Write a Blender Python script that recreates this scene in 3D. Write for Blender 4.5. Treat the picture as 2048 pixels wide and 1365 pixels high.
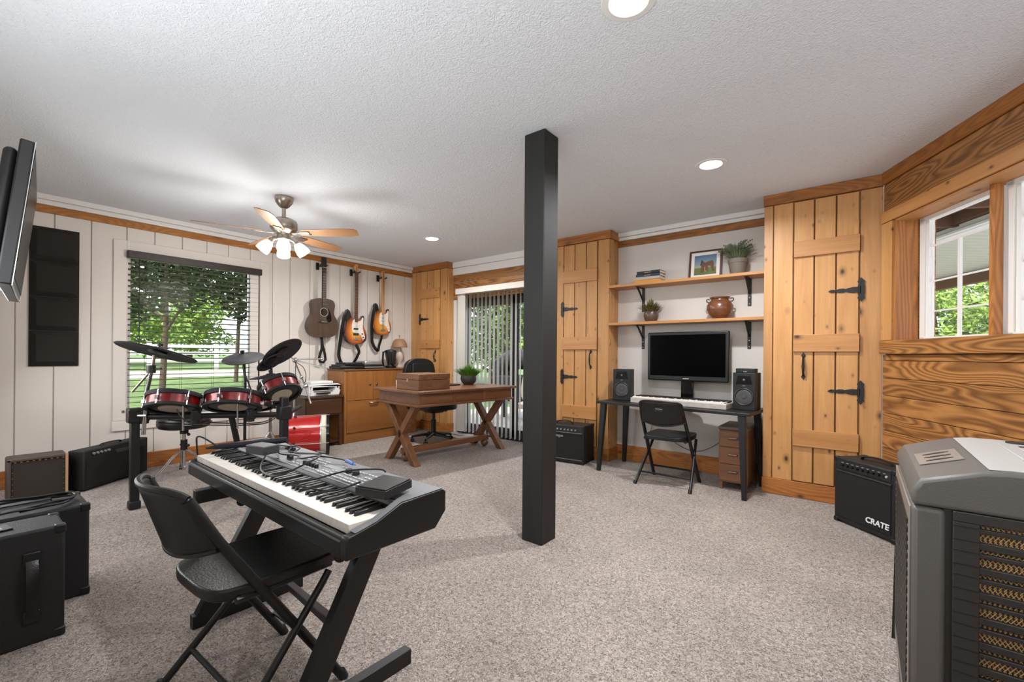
import bpy, bmesh, math, random
from mathutils import Vector, Matrix
PI=math.pi; R=math.radians
random.seed(7)
for o in list(bpy.data.objects): bpy.data.objects.remove(o)
S=bpy.context.scene; COL=S.collection
# ---------------------------------------------------------------- camera, world, sun, exposure
cd=bpy.data.cameras.new('camera'); cam=bpy.data.objects.new('camera',cd); COL.objects.link(cam); S.camera=cam
cd.sensor_width=36; cd.lens=887.2/2048*36; cd.shift_y=(711-682.5)/2048; cd.clip_start=.05; cd.clip_end=300
yaw,roll=-.6672,.0075
fw=Vector((math.sin(yaw),math.cos(yaw),0)); r0=Vector((math.cos(yaw),-math.sin(yaw),0)); u0=Vector((0,0,1))
rr=r0*math.cos(roll)+u0*math.sin(roll); uu=-r0*math.sin(roll)+u0*math.cos(roll)
m=Matrix((rr,uu,-fw)).transposed().to_4x4(); m.translation=Vector((0,0,1.18)); cam.matrix_world=m
S.view_settings.view_transform='Standard'; S.view_settings.look='None'; S.view_settings.gamma=1
S.view_settings.use_curve_mapping=False; S.view_settings.exposure=0.46
W=bpy.data.worlds.new('sky'); S.world=W; W.use_nodes=True
nt=W.node_tree; bg=nt.nodes['Background']
sky=nt.nodes.new('ShaderNodeTexSky'); sky.sky_type='NISHITA'; sky.sun_disc=False; sky.sun_elevation=R(52); sky.sun_rotation=R(150); sky.air_density=1.0; sky.dust_density=3.0
mx=nt.nodes.new('ShaderNodeMixRGB'); mx.inputs[0].default_value=.5; mx.inputs[2].default_value=(9,9.6,10.5,1)
nt.links.new(sky.outputs[0],mx.inputs[1]); nt.links.new(mx.outputs[0],bg.inputs[0]); bg.inputs[1].default_value=.34
def light(name,kind,loc,power,color=(1,1,1),size=.1,rot=(0,0,0),**k):
    l=bpy.data.lights.new(name,kind); l.energy=power; l.color=color
    if kind=='AREA':
        l.shape='DISK'; l.size=size
    elif kind in('POINT','SPOT'): l.shadow_soft_size=size
    for a,b in k.items(): setattr(l,a,b)
    o=bpy.data.objects.new(name,l); COL.objects.link(o); o.location=loc; o.rotation_euler=rot; return o
sun=light('sun','SUN',(0,0,10),4.5,(1,.95,.86)); sun.data.angle=R(1)
sun.rotation_euler=Vector((-.25,.7,-.75)).to_track_quat('-Z','Y').to_euler()
# unseen fill area lights, added to brighten and flatten the room light
for x,y,rz,p in ((-1.5,-.22,8,34),(1.0,-.2,22,34)):
    o=light('fill_light','AREA',(x,y,1.75),p,(.93,.97,1),1,(R(90+40),0,R(rz))); o.data.shape='RECTANGLE'; o.data.size=2.4; o.data.size_y=1.1
o=light('low_fill_light','AREA',(-4.3,-.25,1.2),30,(.95,.98,1),1,(R(66),0,R(-25))); o.data.shape='RECTANGLE'; o.data.size=1.6; o.data.size_y=1.0  # added low fill, out of view, to lift the dark carpet at left
H=2.588; XA=-5.753; YB=4.795; YD=-.35
CANS=[(-.873,3.443),(-4.10,3.62),(-.733,1.66)]
for i,(x,y) in enumerate(CANS):
    light('downlight_lamp','AREA',(x,y,H-.02),30,(.97,.98,1),.14,(0,0,0),spread=R(160))
light('fan_lamp','POINT',(-4.09,1.86,1.95),36,(1,.97,.94),.28)
# ---------------------------------------------------------------- helpers
def srgb(c):
    return tuple(((x/255)/12.92 if x/255<=.04045 else ((x/255+.055)/1.055)**2.4) for x in c)
MATS={}
def mat(name,c,rough=.6,metal=0,bump=0,bscale=80,var=0,vscale=5,emit=0,spec=.5,trans=0,alpha=1,coat=0,stretch=(1,1,1)):
    if name in MATS: return MATS[name]
    m=bpy.data.materials.new(name); m.use_nodes=True; n=m.node_tree.nodes; l=m.node_tree.links; b=n['Principled BSDF']
    c=srgb(c) if max(c)>1 else c
    b.inputs['Base Color'].default_value=(*c,1); b.inputs['Roughness'].default_value=rough; b.inputs['Metallic'].default_value=metal
    b.inputs['Specular IOR Level'].default_value=spec; b.inputs['Coat Weight'].default_value=coat
    if trans: b.inputs['Transmission Weight'].default_value=trans
    if emit: b.inputs['Emission Color'].default_value=(*c,1); b.inputs['Emission Strength'].default_value=emit
    if bump or var:
        tc=n.new('ShaderNodeTexCoord'); mp=n.new('ShaderNodeMapping'); mp.inputs['Scale'].default_value=stretch; l.new(tc.outputs['Object'],mp.inputs[0])
    if bump:
        t=n.new('ShaderNodeTexNoise'); t.inputs['Scale'].default_value=bscale; t.inputs['Detail'].default_value=3
        l.new(mp.outputs[0],t.inputs[0]); bp=n.new('ShaderNodeBump'); bp.inputs['Strength'].default_value=bump; bp.inputs['Distance'].default_value=.004
        l.new(t.outputs[0],bp.inputs['Height']); l.new(bp.outputs[0],b.inputs['Normal'])
    if var:
        t=n.new('ShaderNodeTexNoise'); t.inputs['Scale'].default_value=vscale; t.inputs['Detail'].default_value=4; l.new(mp.outputs[0],t.inputs[0])
        cr=n.new('ShaderNodeValToRGB'); cr.color_ramp.elements[0].position=.3; cr.color_ramp.elements[1].position=.7
        cr.color_ramp.elements[0].color=(*[x*(1-var) for x in c],1); cr.color_ramp.elements[1].color=(*[min(1,x*(1+var)) for x in c],1)
        l.new(t.outputs[0],cr.inputs[0]); l.new(cr.outputs[0],b.inputs['Base Color'])
    MATS[name]=m; return m
def wood(name,c1,c2,axis='z',knots=0,rough=.45,grain=1.0,rings=0.0,tone=.12,kc=(60,32,14),kden=1.0):
    """procedural wood in object space; grain runs along axis; every piece gets its own offset and tone"""
    if name in MATS: return MATS[name]
    m=bpy.data.materials.new(name); m.use_nodes=True; n=m.node_tree.nodes; l=m.node_tree.links; b=n['Principled BSDF']
    c1,c2,kc=srgb(c1),srgb(c2),srgb(kc)
    tc=n.new('ShaderNodeTexCoord'); oi=n.new('ShaderNodeObjectInfo')
    ad=n.new('ShaderNodeVectorMath'); ad.operation='MULTIPLY_ADD'
    l.new(oi.outputs['Random'],ad.inputs[0]); ad.inputs[1].default_value=(31,17,23); l.new(tc.outputs['Object'],ad.inputs[2])
    k={'x':0,'y':1,'z':2}[axis]
    def mp(s,al):
        q=n.new('ShaderNodeMapping'); v=[s,s,s]; v[k]=al; q.inputs['Scale'].default_value=v; l.new(ad.outputs[0],q.inputs[0]); return q
    a=mp(14*grain,1.1*grain)
    wv=n.new('ShaderNodeTexNoise'); wv.inputs['Scale'].default_value=1; wv.inputs['Detail'].default_value=5; wv.inputs['Distortion'].default_value=1.2; l.new(a.outputs[0],wv.inputs[0])
    h=wv.outputs[0]
    if rings:
        a2=mp(5.0*grain,.75*grain); nz=n.new('ShaderNodeTexNoise'); nz.inputs['Scale'].default_value=1; nz.inputs['Detail'].default_value=1.5; l.new(a2.outputs[0],nz.inputs[0])
        mu=n.new('ShaderNodeMath'); mu.operation='MULTIPLY'; mu.inputs[1].default_value=24; l.new(nz.outputs[0],mu.inputs[0])
        fr=n.new('ShaderNodeMath'); fr.operation='PINGPONG'; fr.inputs[1].default_value=.5; l.new(mu.outputs[0],fr.inputs[0])
        m2=n.new('ShaderNodeMath'); m2.operation='MULTIPLY'; m2.inputs[1].default_value=2; l.new(fr.outputs[0],m2.inputs[0])
        mm=n.new('ShaderNodeMixRGB'); mm.inputs[0].default_value=rings; l.new(wv.outputs[0],mm.inputs[1]); l.new(m2.outputs[0],mm.inputs[2]); h=mm.outputs[0]
    cr=n.new('ShaderNodeValToRGB'); e=cr.color_ramp.elements; e[0].position=.25; e[1].position=.72; e[0].color=(*c1,1); e[1].color=(*c2,1); l.new(h,cr.inputs[0])
    out=cr.outputs[0]
    f=mp(190,7); fn=n.new('ShaderNodeTexNoise'); fn.inputs['Scale'].default_value=1; fn.inputs['Detail'].default_value=2; l.new(f.outputs[0],fn.inputs[0])
    x=n.new('ShaderNodeMixRGB'); x.blend_type='MULTIPLY'; x.inputs[0].default_value=.25; l.new(out,x.inputs[1]); l.new(fn.outputs[0],x.inputs[2]); 
    gm=n.new('ShaderNodeBrightContrast'); gm.inputs['Bright'].default_value=.0; l.new(x.outputs[0],gm.inputs[0]); out=gm.outputs[0]
    if knots:
        for sc,th,am in ((4.6*kden,.085,1.0),(10.5*kden,.095,.9)):
            q=mp(sc,sc*.62); vo=n.new('ShaderNodeTexVoronoi'); vo.inputs['Scale'].default_value=1; vo.inputs['Randomness'].default_value=1; l.new(q.outputs[0],vo.inputs[0])
            kr=n.new('ShaderNodeValToRGB'); kr.color_ramp.elements[0].position=th*.35; kr.color_ramp.elements[0].color=(am,am,am,1); kr.color_ramp.elements[1].position=th; kr.color_ramp.elements[1].color=(0,0,0,1)
            el=kr.color_ramp.elements.new(th*1.9); el.color=(0,0,0,1); kr.color_ramp.elements[1].color=(am*.35,)*3+(1,)
            l.new(vo.outputs['Distance'],kr.inputs[0]); km=n.new('ShaderNodeMixRGB'); l.new(kr.outputs[0],km.inputs[0]); l.new(out,km.inputs[1]); km.inputs[2].default_value=(*kc,1); out=km.outputs[0]
    # tone by piece
    mr=n.new('ShaderNodeMapRange'); mr.inputs[3].default_value=1-tone; mr.inputs[4].default_value=1+tone*.6; l.new(oi.outputs['Random'],mr.inputs[0])
    hs=n.new('ShaderNodeHueSaturation'); l.new(mr.outputs[0],hs.inputs['Value']); l.new(out,hs.inputs['Color']); l.new(hs.outputs[0],b.inputs['Base Color'])
    b.inputs['Roughness'].default_value=rough
    bp=n.new('ShaderNodeBump'); bp.inputs['Strength'].default_value=.12; bp.inputs['Distance'].default_value=.002; l.new(fn.outputs[0],bp.inputs['Height']); l.new(bp.outputs[0],b.inputs['Normal'])
    MATS[name]=m; return m
class M:
    def __init__(s): s.v=[]; s.f=[]; s.x=None
    def _a(s,vs,fs,x=None):
        o=len(s.v); x=x or s.x
        s.v+=[tuple(x@Vector(p)) if x else tuple(p) for p in vs]; s.f+=[tuple(i+o for i in f) for f in fs]; return s
    def b(s,x0,x1,y0,y1,z0,z1,x=None):
        return s._a([(x0,y0,z0),(x1,y0,z0),(x1,y1,z0),(x0,y1,z0),(x0,y0,z1),(x1,y0,z1),(x1,y1,z1),(x0,y1,z1)],
            [(0,3,2,1),(4,5,6,7),(0,1,5,4),(1,2,6,5),(2,3,7,6),(3,0,4,7)],x)
    def c(s,p0,p1,r,r2=None,n=14,x=None):
        p0,p1=Vector(p0),Vector(p1); r2=r if r2 is None else r2; d=(p1-p0).normalized()
        a=d.orthogonal().normalized(); b=d.cross(a); vs=[];fs=[]
        for p,q in((p0,r),(p1,r2)):
            for i in range(n): t=2*PI*i/n; vs.append(p+(a*math.cos(t)+b*math.sin(t))*q)
        for i in range(n): j=(i+1)%n; fs.append((i,j,n+j,n+i))
        fs.append(tuple(range(n-1,-1,-1))); fs.append(tuple(range(n,2*n))); return s._a(vs,fs,x)
    def t(s,pts,r,n=8,x=None,flat=None,up=None,closed=False):
        pts=[Vector(p) for p in pts]; k=len(pts); vs=[];fs=[]; a=None
        for i,p in enumerate(pts):
            d=(pts[(i+1)%k if closed else min(i+1,k-1)]-pts[(i-1)%k if closed else max(i-1,0)]).normalized()
            if a is None: a=(Vector(up) if up else d.orthogonal())
            a=(a-d*a.dot(d)).normalized(); b=d.cross(a); q=r[i] if isinstance(r,(list,tuple)) else r
            for j in range(n):
                th=2*PI*(j+.5)/n; vs.append(p+a*math.cos(th)*q+b*math.sin(th)*q*(flat or 1))
        for i in range(k if closed else k-1):
            i2=(i+1)%k
            for j in range(n): j2=(j+1)%n; fs.append((i*n+j,i*n+j2,i2*n+j2,i2*n+j))
        if not closed: fs.append(tuple(range(n-1,-1,-1))); fs.append(tuple(range((k-1)*n,k*n)))
        return s._a(vs,fs,x)
    def l(s,prof,n=28,x=None,ring=False):   # lathe (r,z)
        vs=[];fs=[];k=len(prof)
        for r,z in prof:
            for i in range(n): t=2*PI*i/n; vs.append((r*math.cos(t),r*math.sin(t),z))
        for a in range(k-1):
            for i in range(n): j=(i+1)%n; fs.append((a*n+i,a*n+j,(a+1)*n+j,(a+1)*n+i))
        if ring:
            for i in range(n): j=(i+1)%n; fs.append(((k-1)*n+i,(k-1)*n+j,j,i))
        else:
            if prof[0][0]>1e-5: fs.append(tuple(range(n-1,-1,-1)))
            if prof[-1][0]>1e-5: fs.append(tuple(range((k-1)*n,k*n)))
        return s._a(vs,fs,x)
    def p(s,poly,z0,z1,x=None):           # prism of xy polygon
        n=len(poly); vs=[(a,b,z0) for a,b in poly]+[(a,b,z1) for a,b in poly]
        fs=[tuple(range(n-1,-1,-1)),tuple(range(n,2*n))]+[(i,(i+1)%n,n+(i+1)%n,n+i) for i in range(n)]
        return s._a(vs,fs,x)
    def s_(s,c,r,n=14,m=9,sc=(1,1,1),x=None):
        vs=[];fs=[]
        for i in range(m+1):
            th=PI*i/m
            for j in range(n): t=2*PI*j/n; vs.append((c[0]+r*sc[0]*math.sin(th)*math.cos(t),c[1]+r*sc[1]*math.sin(th)*math.sin(t),c[2]+r*sc[2]*math.cos(th)))
        for i in range(m):
            for j in range(n): k=(j+1)%n; fs.append((i*n+j,(i+1)*n+j,(i+1)*n+k,i*n+k))
        return s._a(vs,fs,x)
    def q(s,*vs): return s._a(vs,[tuple(range(len(vs)))])
    def o(s,name,m,parent=None,loc=(0,0,0),rot=(0,0,0),bev=0,sm=True,seg=2,org=None,label=None,kind=None):
        me=bpy.data.meshes.new(name)
        if org: me.from_pydata([(a-org[0],b-org[1],c-org[2]) for a,b,c in s.v],[],s.f); loc=org
        else: me.from_pydata(s.v,[],s.f)
        bm=bmesh.new(); bm.from_mesh(me); bmesh.ops.remove_doubles(bm,verts=bm.verts,dist=1e-6); bmesh.ops.recalc_face_normals(bm,faces=bm.faces); bm.to_mesh(me); bm.free()
        if sm:
            me.shade_smooth(); me.set_sharp_from_angle(angle=R(38))
        me.materials.append(m); ob=bpy.data.objects.new(name,me); COL.objects.link(ob); ob.location=loc; ob.rotation_euler=rot
        if parent: ob.parent=parent
        if bev:
            bv=ob.modifiers.new('bevel','BEVEL'); bv.width=bev; bv.segments=seg; bv.limit_method='ANGLE'; bv.angle_limit=R(40)
        if label: ob['label']=label
        if kind: ob['kind']=kind
        return ob
def leaves(name,m,parent,cs,per,size,loc=(0,0,0)):
    ob=M()
    for (c,rad) in cs:
        for i in range(per):
            while 1:
                d=Vector((random.uniform(-1,1),random.uniform(-1,1),random.uniform(-1,1)))
                if .25<d.length<1: break
            p=Vector(c)+Vector((d.x*rad[0],d.y*rad[1],d.z*rad[2])); a=Vector((random.gauss(0,1),random.gauss(0,1),random.gauss(0,.6))).normalized(); b=a.orthogonal().normalized(); s=size*random.uniform(.6,1.3)
            n=a.cross(b)*s*.15
            ob._a([p-a*s,p-b*s*.42+n,p+a*s,p+b*s*.42+n],[(0,1,2),(0,2,3)])
    me=bpy.data.meshes.new(name); me.from_pydata(ob.v,[],ob.f); me.materials.append(m); o=bpy.data.objects.new(name,me); COL.objects.link(o); o.parent=parent; o.location=loc; return o
def thing(name,label,cat,loc=(0,0,0),rz=0,group=None,rot=None):
    o=bpy.data.objects.new(name,None); COL.objects.link(o); o.location=loc; o.rotation_euler=rot or (0,0,rz); o['label']=label; o['category']=cat; o.empty_display_size=.1
    if group: o['group']=group
    return o
def tag(o,label,cat,group=None):
    o['label']=label; o['category']=cat
    if group: o['group']=group
    return o
def struct(o): o['kind']='structure'; return o
def dup(o,parent=None):
    c=o.copy(); COL.objects.link(c); c.parent=parent
    for ch in o.children: dup(ch,c)
    return c
def kid(o,parent,loc=None,rot=None):
    c=o.copy(); COL.objects.link(c); c.parent=parent
    if loc is not None: c.location=loc
    if rot is not None: c.rotation_euler=rot
    return c
def T(x,y,z): return Matrix.Translation((x,y,z))
def RX(a): return Matrix.Rotation(a,4,'X')
def RY(a): return Matrix.Rotation(a,4,'Y')
def RZ(a): return Matrix.Rotation(a,4,'Z')
def cat(pts,n=6,closed=True):
    out=[];k=len(pts); pts=[Vector(p) for p in pts]
    for i in range(k if closed else k-1):
        g=lambda j: pts[j%k] if closed else pts[max(0,min(k-1,j))]
        a,b,c,d=g(i-1),g(i),g(i+1),g(i+2)
        for j in range(n):
            t=j/n; out.append(tuple(.5*((2*b)+(-a+c)*t+(2*a-5*b+4*c-d)*t*t+(-a+3*b-3*c+d)*t**3)))
    if not closed: out.append(tuple(pts[-1]))
    return out
def text(s,size,m,parent,loc,rot,ex=.0015,name='lettering',sx=1,shear=0,bold=0,align='CENTER'):
    cu=bpy.data.curves.new(name,'FONT'); cu.body=s; cu.size=size; cu.extrude=ex; cu.align_x=align; cu.align_y='CENTER'; cu.shear=shear; cu.offset=bold; cu.resolution_u=3
    t=bpy.data.objects.new(name+'_curve',cu); COL.objects.link(t); dg=bpy.context.evaluated_depsgraph_get(); dg.update()
    me=bpy.data.meshes.new_from_object(t.evaluated_get(dg)); bpy.data.objects.remove(t); me.materials.clear(); me.materials.append(m)
    o=bpy.data.objects.new(name,me); COL.objects.link(o); o.parent=parent; o.location=loc; o.rotation_euler=rot; o.scale=(sx,1,1); return o
# ---------------------------------------------------------------- materials
PAINT=mat('white_paint',(216,208,199),.5,bump=.08,bscale=60)
WALLW=mat('drywall',(205,199,192),.7,bump=.15,bscale=40)
CROWN=mat('crown_white',(222,219,215),.5)
def ceiling_mat():
    m=mat('ceiling_texture',(224,228,233),.9); n=m.node_tree.nodes; l=m.node_tree.links; b=n['Principled BSDF']
    tc=n.new('ShaderNodeTexCoord'); a=n.new('ShaderNodeTexNoise'); a.inputs['Scale'].default_value=38; a.inputs['Detail'].default_value=3; a.inputs['Distortion'].default_value=2.2; a.inputs['Roughness'].default_value=.6; l.new(tc.outputs['Object'],a.inputs[0])
    v=n.new('ShaderNodeTexNoise'); v.inputs['Scale'].default_value=95; v.inputs['Detail'].default_value=2; v.inputs['Distortion'].default_value=1; l.new(tc.outputs['Object'],v.inputs[0])
    ad=n.new('ShaderNodeMath'); ad.operation='MULTIPLY_ADD'; l.new(v.outputs[0],ad.inputs[0]); ad.inputs[1].default_value=.4; l.new(a.outputs[0],ad.inputs[2])
    bp=n.new('ShaderNodeBump'); bp.inputs['Strength'].default_value=.65; bp.inputs['Distance'].default_value=.014; l.new(ad.outputs[0],bp.inputs['Height']); l.new(bp.outputs[0],b.inputs['Normal']); return m
CEIL=ceiling_mat()
def carpet_mat():
    m=mat('carpet',(176,162,150),1,spec=.1); n=m.node_tree.nodes; l=m.node_tree.links; b=n['Principled BSDF']
    tc=n.new('ShaderNodeTexCoord'); a=n.new('ShaderNodeTexNoise'); a.inputs['Scale'].default_value=85; a.inputs['Detail'].default_value=3; a.inputs['Distortion'].default_value=1.8; l.new(tc.outputs['Object'],a.inputs[0])
    cr=n.new('ShaderNodeValToRGB'); e=cr.color_ramp.elements; e[0].position=.34; e[1].position=.62; e[0].color=(*srgb((108,98,90)),1); e[1].color=(*srgb((190,179,170)),1); l.new(a.outputs[0],cr.inputs[0])
    c2=n.new('ShaderNodeTexNoise'); c2.inputs['Scale'].default_value=1.6; c2.inputs['Detail'].default_value=3; l.new(tc.outputs['Object'],c2.inputs[0])
    r2=n.new('ShaderNodeValToRGB'); r2.color_ramp.elements[0].color=(.86,.86,.86,1); r2.color_ramp.elements[0].position=.35; r2.color_ramp.elements[1].position=.6; l.new(c2.outputs[0],r2.inputs[0])
    mu=n.new('ShaderNodeMixRGB'); mu.blend_type='MULTIPLY'; mu.inputs[0].default_value=1; l.new(cr.outputs[0],mu.inputs[1]); l.new(r2.outputs[0],mu.inputs[2]); l.new(mu.outputs[0],b.inputs['Base Color'])
    bp=n.new('ShaderNodeBump'); bp.inputs['Strength'].default_value=.8; bp.inputs['Distance'].default_value=.012; l.new(a.outputs[0],bp.inputs['Height']); l.new(bp.outputs[0],b.inputs['Normal']); return m
CARPET=carpet_mat()
PZ=wood('pine_z',(190,134,76),(210,156,96),'z',1); PX=wood('pine_x',(180,122,66),(202,146,88),'x',1); PY=wood('pine_y',(180,122,66),(202,146,88),'y',1)
FX=wood('fir_x',(122,78,40),(182,126,70),'x',0,rings=.55,tone=.1); FZ=wood('fir_z',(150,92,42),(198,130,68),'z',0,rings=.4,tone=.05)
TX=wood('trim_x',(128,74,28),(176,112,46),'x',1,rings=.3,kden=.6); TY=wood('trim_y',(150,92,34),(192,126,54),'y',1,rings=.3,kden=.6)
BX=wood('base_x',(150,88,36),(190,122,58),'x',1,rings=.35,kden=.6); BY=wood('base_y',(150,88,36),(190,122,58),'y',1,rings=.35,kden=.6)
DX=wood('desk_x',(96,60,38),(134,90,60),'x',0,rough=.3,grain=.8); DY=wood('desk_y',(96,60,38),(134,90,60),'y',0,rough=.3,grain=.8); DZ=wood('desk_z',(100,64,40),(140,94,62),'z',0,rough=.35,grain=.8)
OY=wood('oak_y',(140,88,42),(166,108,56),'y',0,grain=.7,rough=.35); OZ=wood('oak_z',(140,88,42),(166,108,56),'z',0,grain=.7,rough=.35)
WN=wood('walnut',(62,38,24),(86,54,34),'y',0,rough=.4); WX=wood('walnut_x',(104,68,44),(142,98,66),'x',0,rough=.4); 
BLK=mat('black_plastic',(15,15,16),.45); BLKM=mat('black_metal',(13,13,14),.45,spec=.5); BLKG=mat('black_gloss',(10,10,11),.12); SCR=mat('screen_glass',(3,3,3),.25,spec=.03)
TOLEX=mat('black_vinyl',(16,16,17),.6,bump=.5,bscale=220); GRILLE=mat('grille_cloth',(20,18,17),.9,bump=.7,bscale=500,var=.35,vscale=300)
POST=wood('post_black',(20,19,18),(32,31,29),'z',0,rough=.62)
CHR=mat('chrome',(200,200,200),.22,1); NICK=mat('brushed_nickel',(168,158,146),.32,1); GREY=mat('grey_plastic',(60,60,60),.5); WHT=mat('white_plastic',(226,224,220),.4)
IRON=mat('black_iron',(18,17,17),.5,bump=.2,bscale=120); FOAM=mat('acoustic_foam',(50,48,45),1,bump=.6,bscale=350,spec=.05)
IVORY=mat('ivory_key',(226,220,210),.3); KEYB=mat('key_black',(18,18,18),.3); LEATH=mat('black_leather',(14,14,14),.35,bump=.3,bscale=150)
def glass_mat(name='window_glass',rough=0):
    m=bpy.data.materials.new(name); m.use_nodes=True; n=m.node_tree.nodes; l=m.node_tree.links; n.remove(n['Principled BSDF'])
    a=n.new('ShaderNodeBsdfTransparent'); g=n.new('ShaderNodeBsdfGlossy'); g.inputs['Roughness'].default_value=.02; f=n.new('ShaderNodeFresnel'); f.inputs[0].default_value=1.18; x=n.new('ShaderNodeMixShader')
    ge=n.new('ShaderNodeNewGeometry'); iv=n.new('ShaderNodeMath'); iv.operation='SUBTRACT'; iv.inputs[0].default_value=1; l.new(ge.outputs['Backfacing'],iv.inputs[1]); mu=n.new('ShaderNodeMath'); mu.operation='MULTIPLY'; l.new(f.outputs[0],mu.inputs[0]); l.new(iv.outputs[0],mu.inputs[1])
    l.new(mu.outputs[0],x.inputs[0]); l.new(a.outputs[0],x.inputs[1]); l.new(g.outputs[0],x.inputs[2]); l.new(x.outputs[0],n['Material Output'].inputs[0]); return m
GLASS=glass_mat()
# ---------------------------------------------------------------- room shell
WC0=Vector((.127,4.40)); WCD=Vector((.458,-.889)).normalized(); ANG=math.atan2(WCD.y,WCD.x); LC=(4.40-YD)/.889
xe=WC0.x+WCD.x*LC
fl=M().p([(XA-.12,YD-.1),(xe+.05,YD-.1),(WC0.x+.2,YB+.1),(XA-.12,YB+.1)],-.1,0).o('floor',CARPET,sm=False); struct(fl)
ce=M().p([(XA-.12,YD-.1),(xe+.05,YD-.1),(WC0.x+.2,YB+.1),(XA-.12,YB+.1)],H,H+.1).o('ceiling',CEIL,sm=False); struct(ce)
# wall_left (window wall) with painted planks
OY0,OY1,OZ0,OZ1=1.09,2.335,.504,2.195
wl=M().b(XA-.14,XA-.015,YD-.1,OY0,0,H).b(XA-.14,XA-.015,OY1,YB+.1,0,H).b(XA-.14,XA-.015,OY0,OY1,0,OZ0).b(XA-.14,XA-.015,OY0,OY1,OZ1,H).o('wall_left',PAINT,sm=False); struct(wl)
ys=[YD,-.13,.105,.352,.588,.833,1.092,1.315,1.551,1.779,1.993,2.228,2.486,2.70,2.962,3.18,3.393,3.61,3.834,4.05,4.28,4.521,YB]
for a,b in zip(ys,ys[1:]):
    for z0,z1 in (((.02,OZ0-.02),(OZ1+.02,2.50)) if (a>1.05 and b<2.4) else ((.02,2.50),)):
        M().b(XA-.02,XA,a+.0035,b-.0035,z0,z1).o('plank',PAINT,wl,bev=.004,org=(XA-.01,(a+b)/2,z0))
struct(M().b(XA,XA+.055,YD,4.65,2.538,H).b(XA,XA+.035,YD,4.65,2.494,2.538).o('trim_1',CROWN,bev=.006))
struct(M().b(XA,XA+.024,YD,4.65,2.426,2.492).o('trim_2',TY,bev=.003))
struct(M().b(XA,XA+.022,YD,4.65,0,.157).o('baseboard_left',BY,bev=.004))
# wall_back (far wall): drywall niche, door lintel
wb=M().b(-3.0,.3,YB,YB+.14,0,H).b(XA-.1,-4.86,YB,YB+.14,0,H).b(-4.86,-3.0,YB,YB+.14,2.10,H).o('wall_back',WALLW,sm=False); struct(wb)
for z0,z1 in ((2.165,2.27),(2.275,2.39)): M().b(-4.92,-3.0,YB-.012,YB,z0,z1).o('plank',FX,wb,bev=.003,org=(-3.9,YB,z0))
M().b(-4.92,-3.02,YB-.012,YB,2.02,2.16).o('plank',FX,wb,bev=.003,org=(-3.9,YB,2.1))
struct(M().b(-4.92,-3.0,YB-.05,YB,2.50,H).b(-4.92,-3.0,YB-.03,YB,2.392,2.50).o('trim_3',CROWN,bev=.006))
struct(M().b(-2.215,-.68,YB-.055,YB,2.538,H).b(-2.215,-.68,YB-.035,YB,2.50,2.538).o('trim_4',CROWN,bev=.006))
struct(M().b(-2.215,-.68,YB-.024,YB,2.43,2.495).o('trim_5',TX,bev=.003))
struct(M().b(-2.215,-.68,YB-.022,YB,0,.165).o('baseboard_back',BX,bev=.004))
# wall_near (behind the camera)
struct(M().b(XA-.1,xe+.2,YD-.14,YD,0,H).o('wall_near',WALLW,sm=False))
# wall_right (diagonal, horizontal boards, long window); local x runs along it, local y outward
OS0,OS1,CZ0,CZ1=.13,3.0,1.31,2.195
wr=M().b(0,OS0,.02,.26,0,H).b(OS1,LC+.1,.02,.26,0,H).b(OS0,OS1,.02,.26,0,CZ0-.02).b(OS0,OS1,.02,.26,CZ1,H).o('wall_right',FX,loc=(*WC0,0),rot=(0,0,ANG),sm=False); struct(wr)
zz=[0,.115,.246,.377,.507,.637,.767,.898,1.03,1.16,1.206]
for a,b in zip(zz,zz[1:]): M().b(0,LC,0,.02,a+.0015,b-.0015).o('plank',FX,wr,bev=.003,org=(2,.01,a))
M().b(0,LC,-.012,.02,2.494,H).o('plank',TX,wr,bev=.003,org=(2,.01,2.5)); M().b(0,LC,0,.02,2.283,2.491).o('plank',FX,wr,bev=.003,org=(2,.01,2.3))
# ---------------------------------------------------------------- window_2 in the diagonal wall
w2=M().b(0,LC,-.018,.02,CZ1+.003,CZ1+.087).o('window_2',PX,loc=(*WC0,0),rot=(0,0,ANG),bev=.003); struct(w2)
M().b(0,OS0-.012,-.014,.02,CZ0+.002,CZ1).o('casing',PZ,w2,bev=.003,org=(.06,0,1.3))
M().b(0,LC,-.025,.02,CZ0-.1,CZ0).o('sill_board',FX,w2,bev=.004,org=(1.5,0,1.25))
M().b(OS0-.01,OS0+.012,0,.145,CZ0,CZ1).o('jamb_board',FZ,w2,bev=.001,org=(.12,.1,1.3))
M().b(OS0,OS1,0,.145,CZ1-.012,CZ1).o('head_board',PX,w2,org=(1.5,.1,2.19)); M().b(OS0,OS1,0,.15,CZ0-.012,CZ0).o('sill',PX,w2,org=(1.5,.1,1.3))
mull=[OS0+.025,.825,1.50,2.17]
for i,s0 in enumerate(mull[1:]): M().b(s0-.018,s0+.018,.09,.135,CZ0,CZ1-.012).o('mullion',FZ,w2,bev=.002,org=(s0,.2,1.3))
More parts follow.
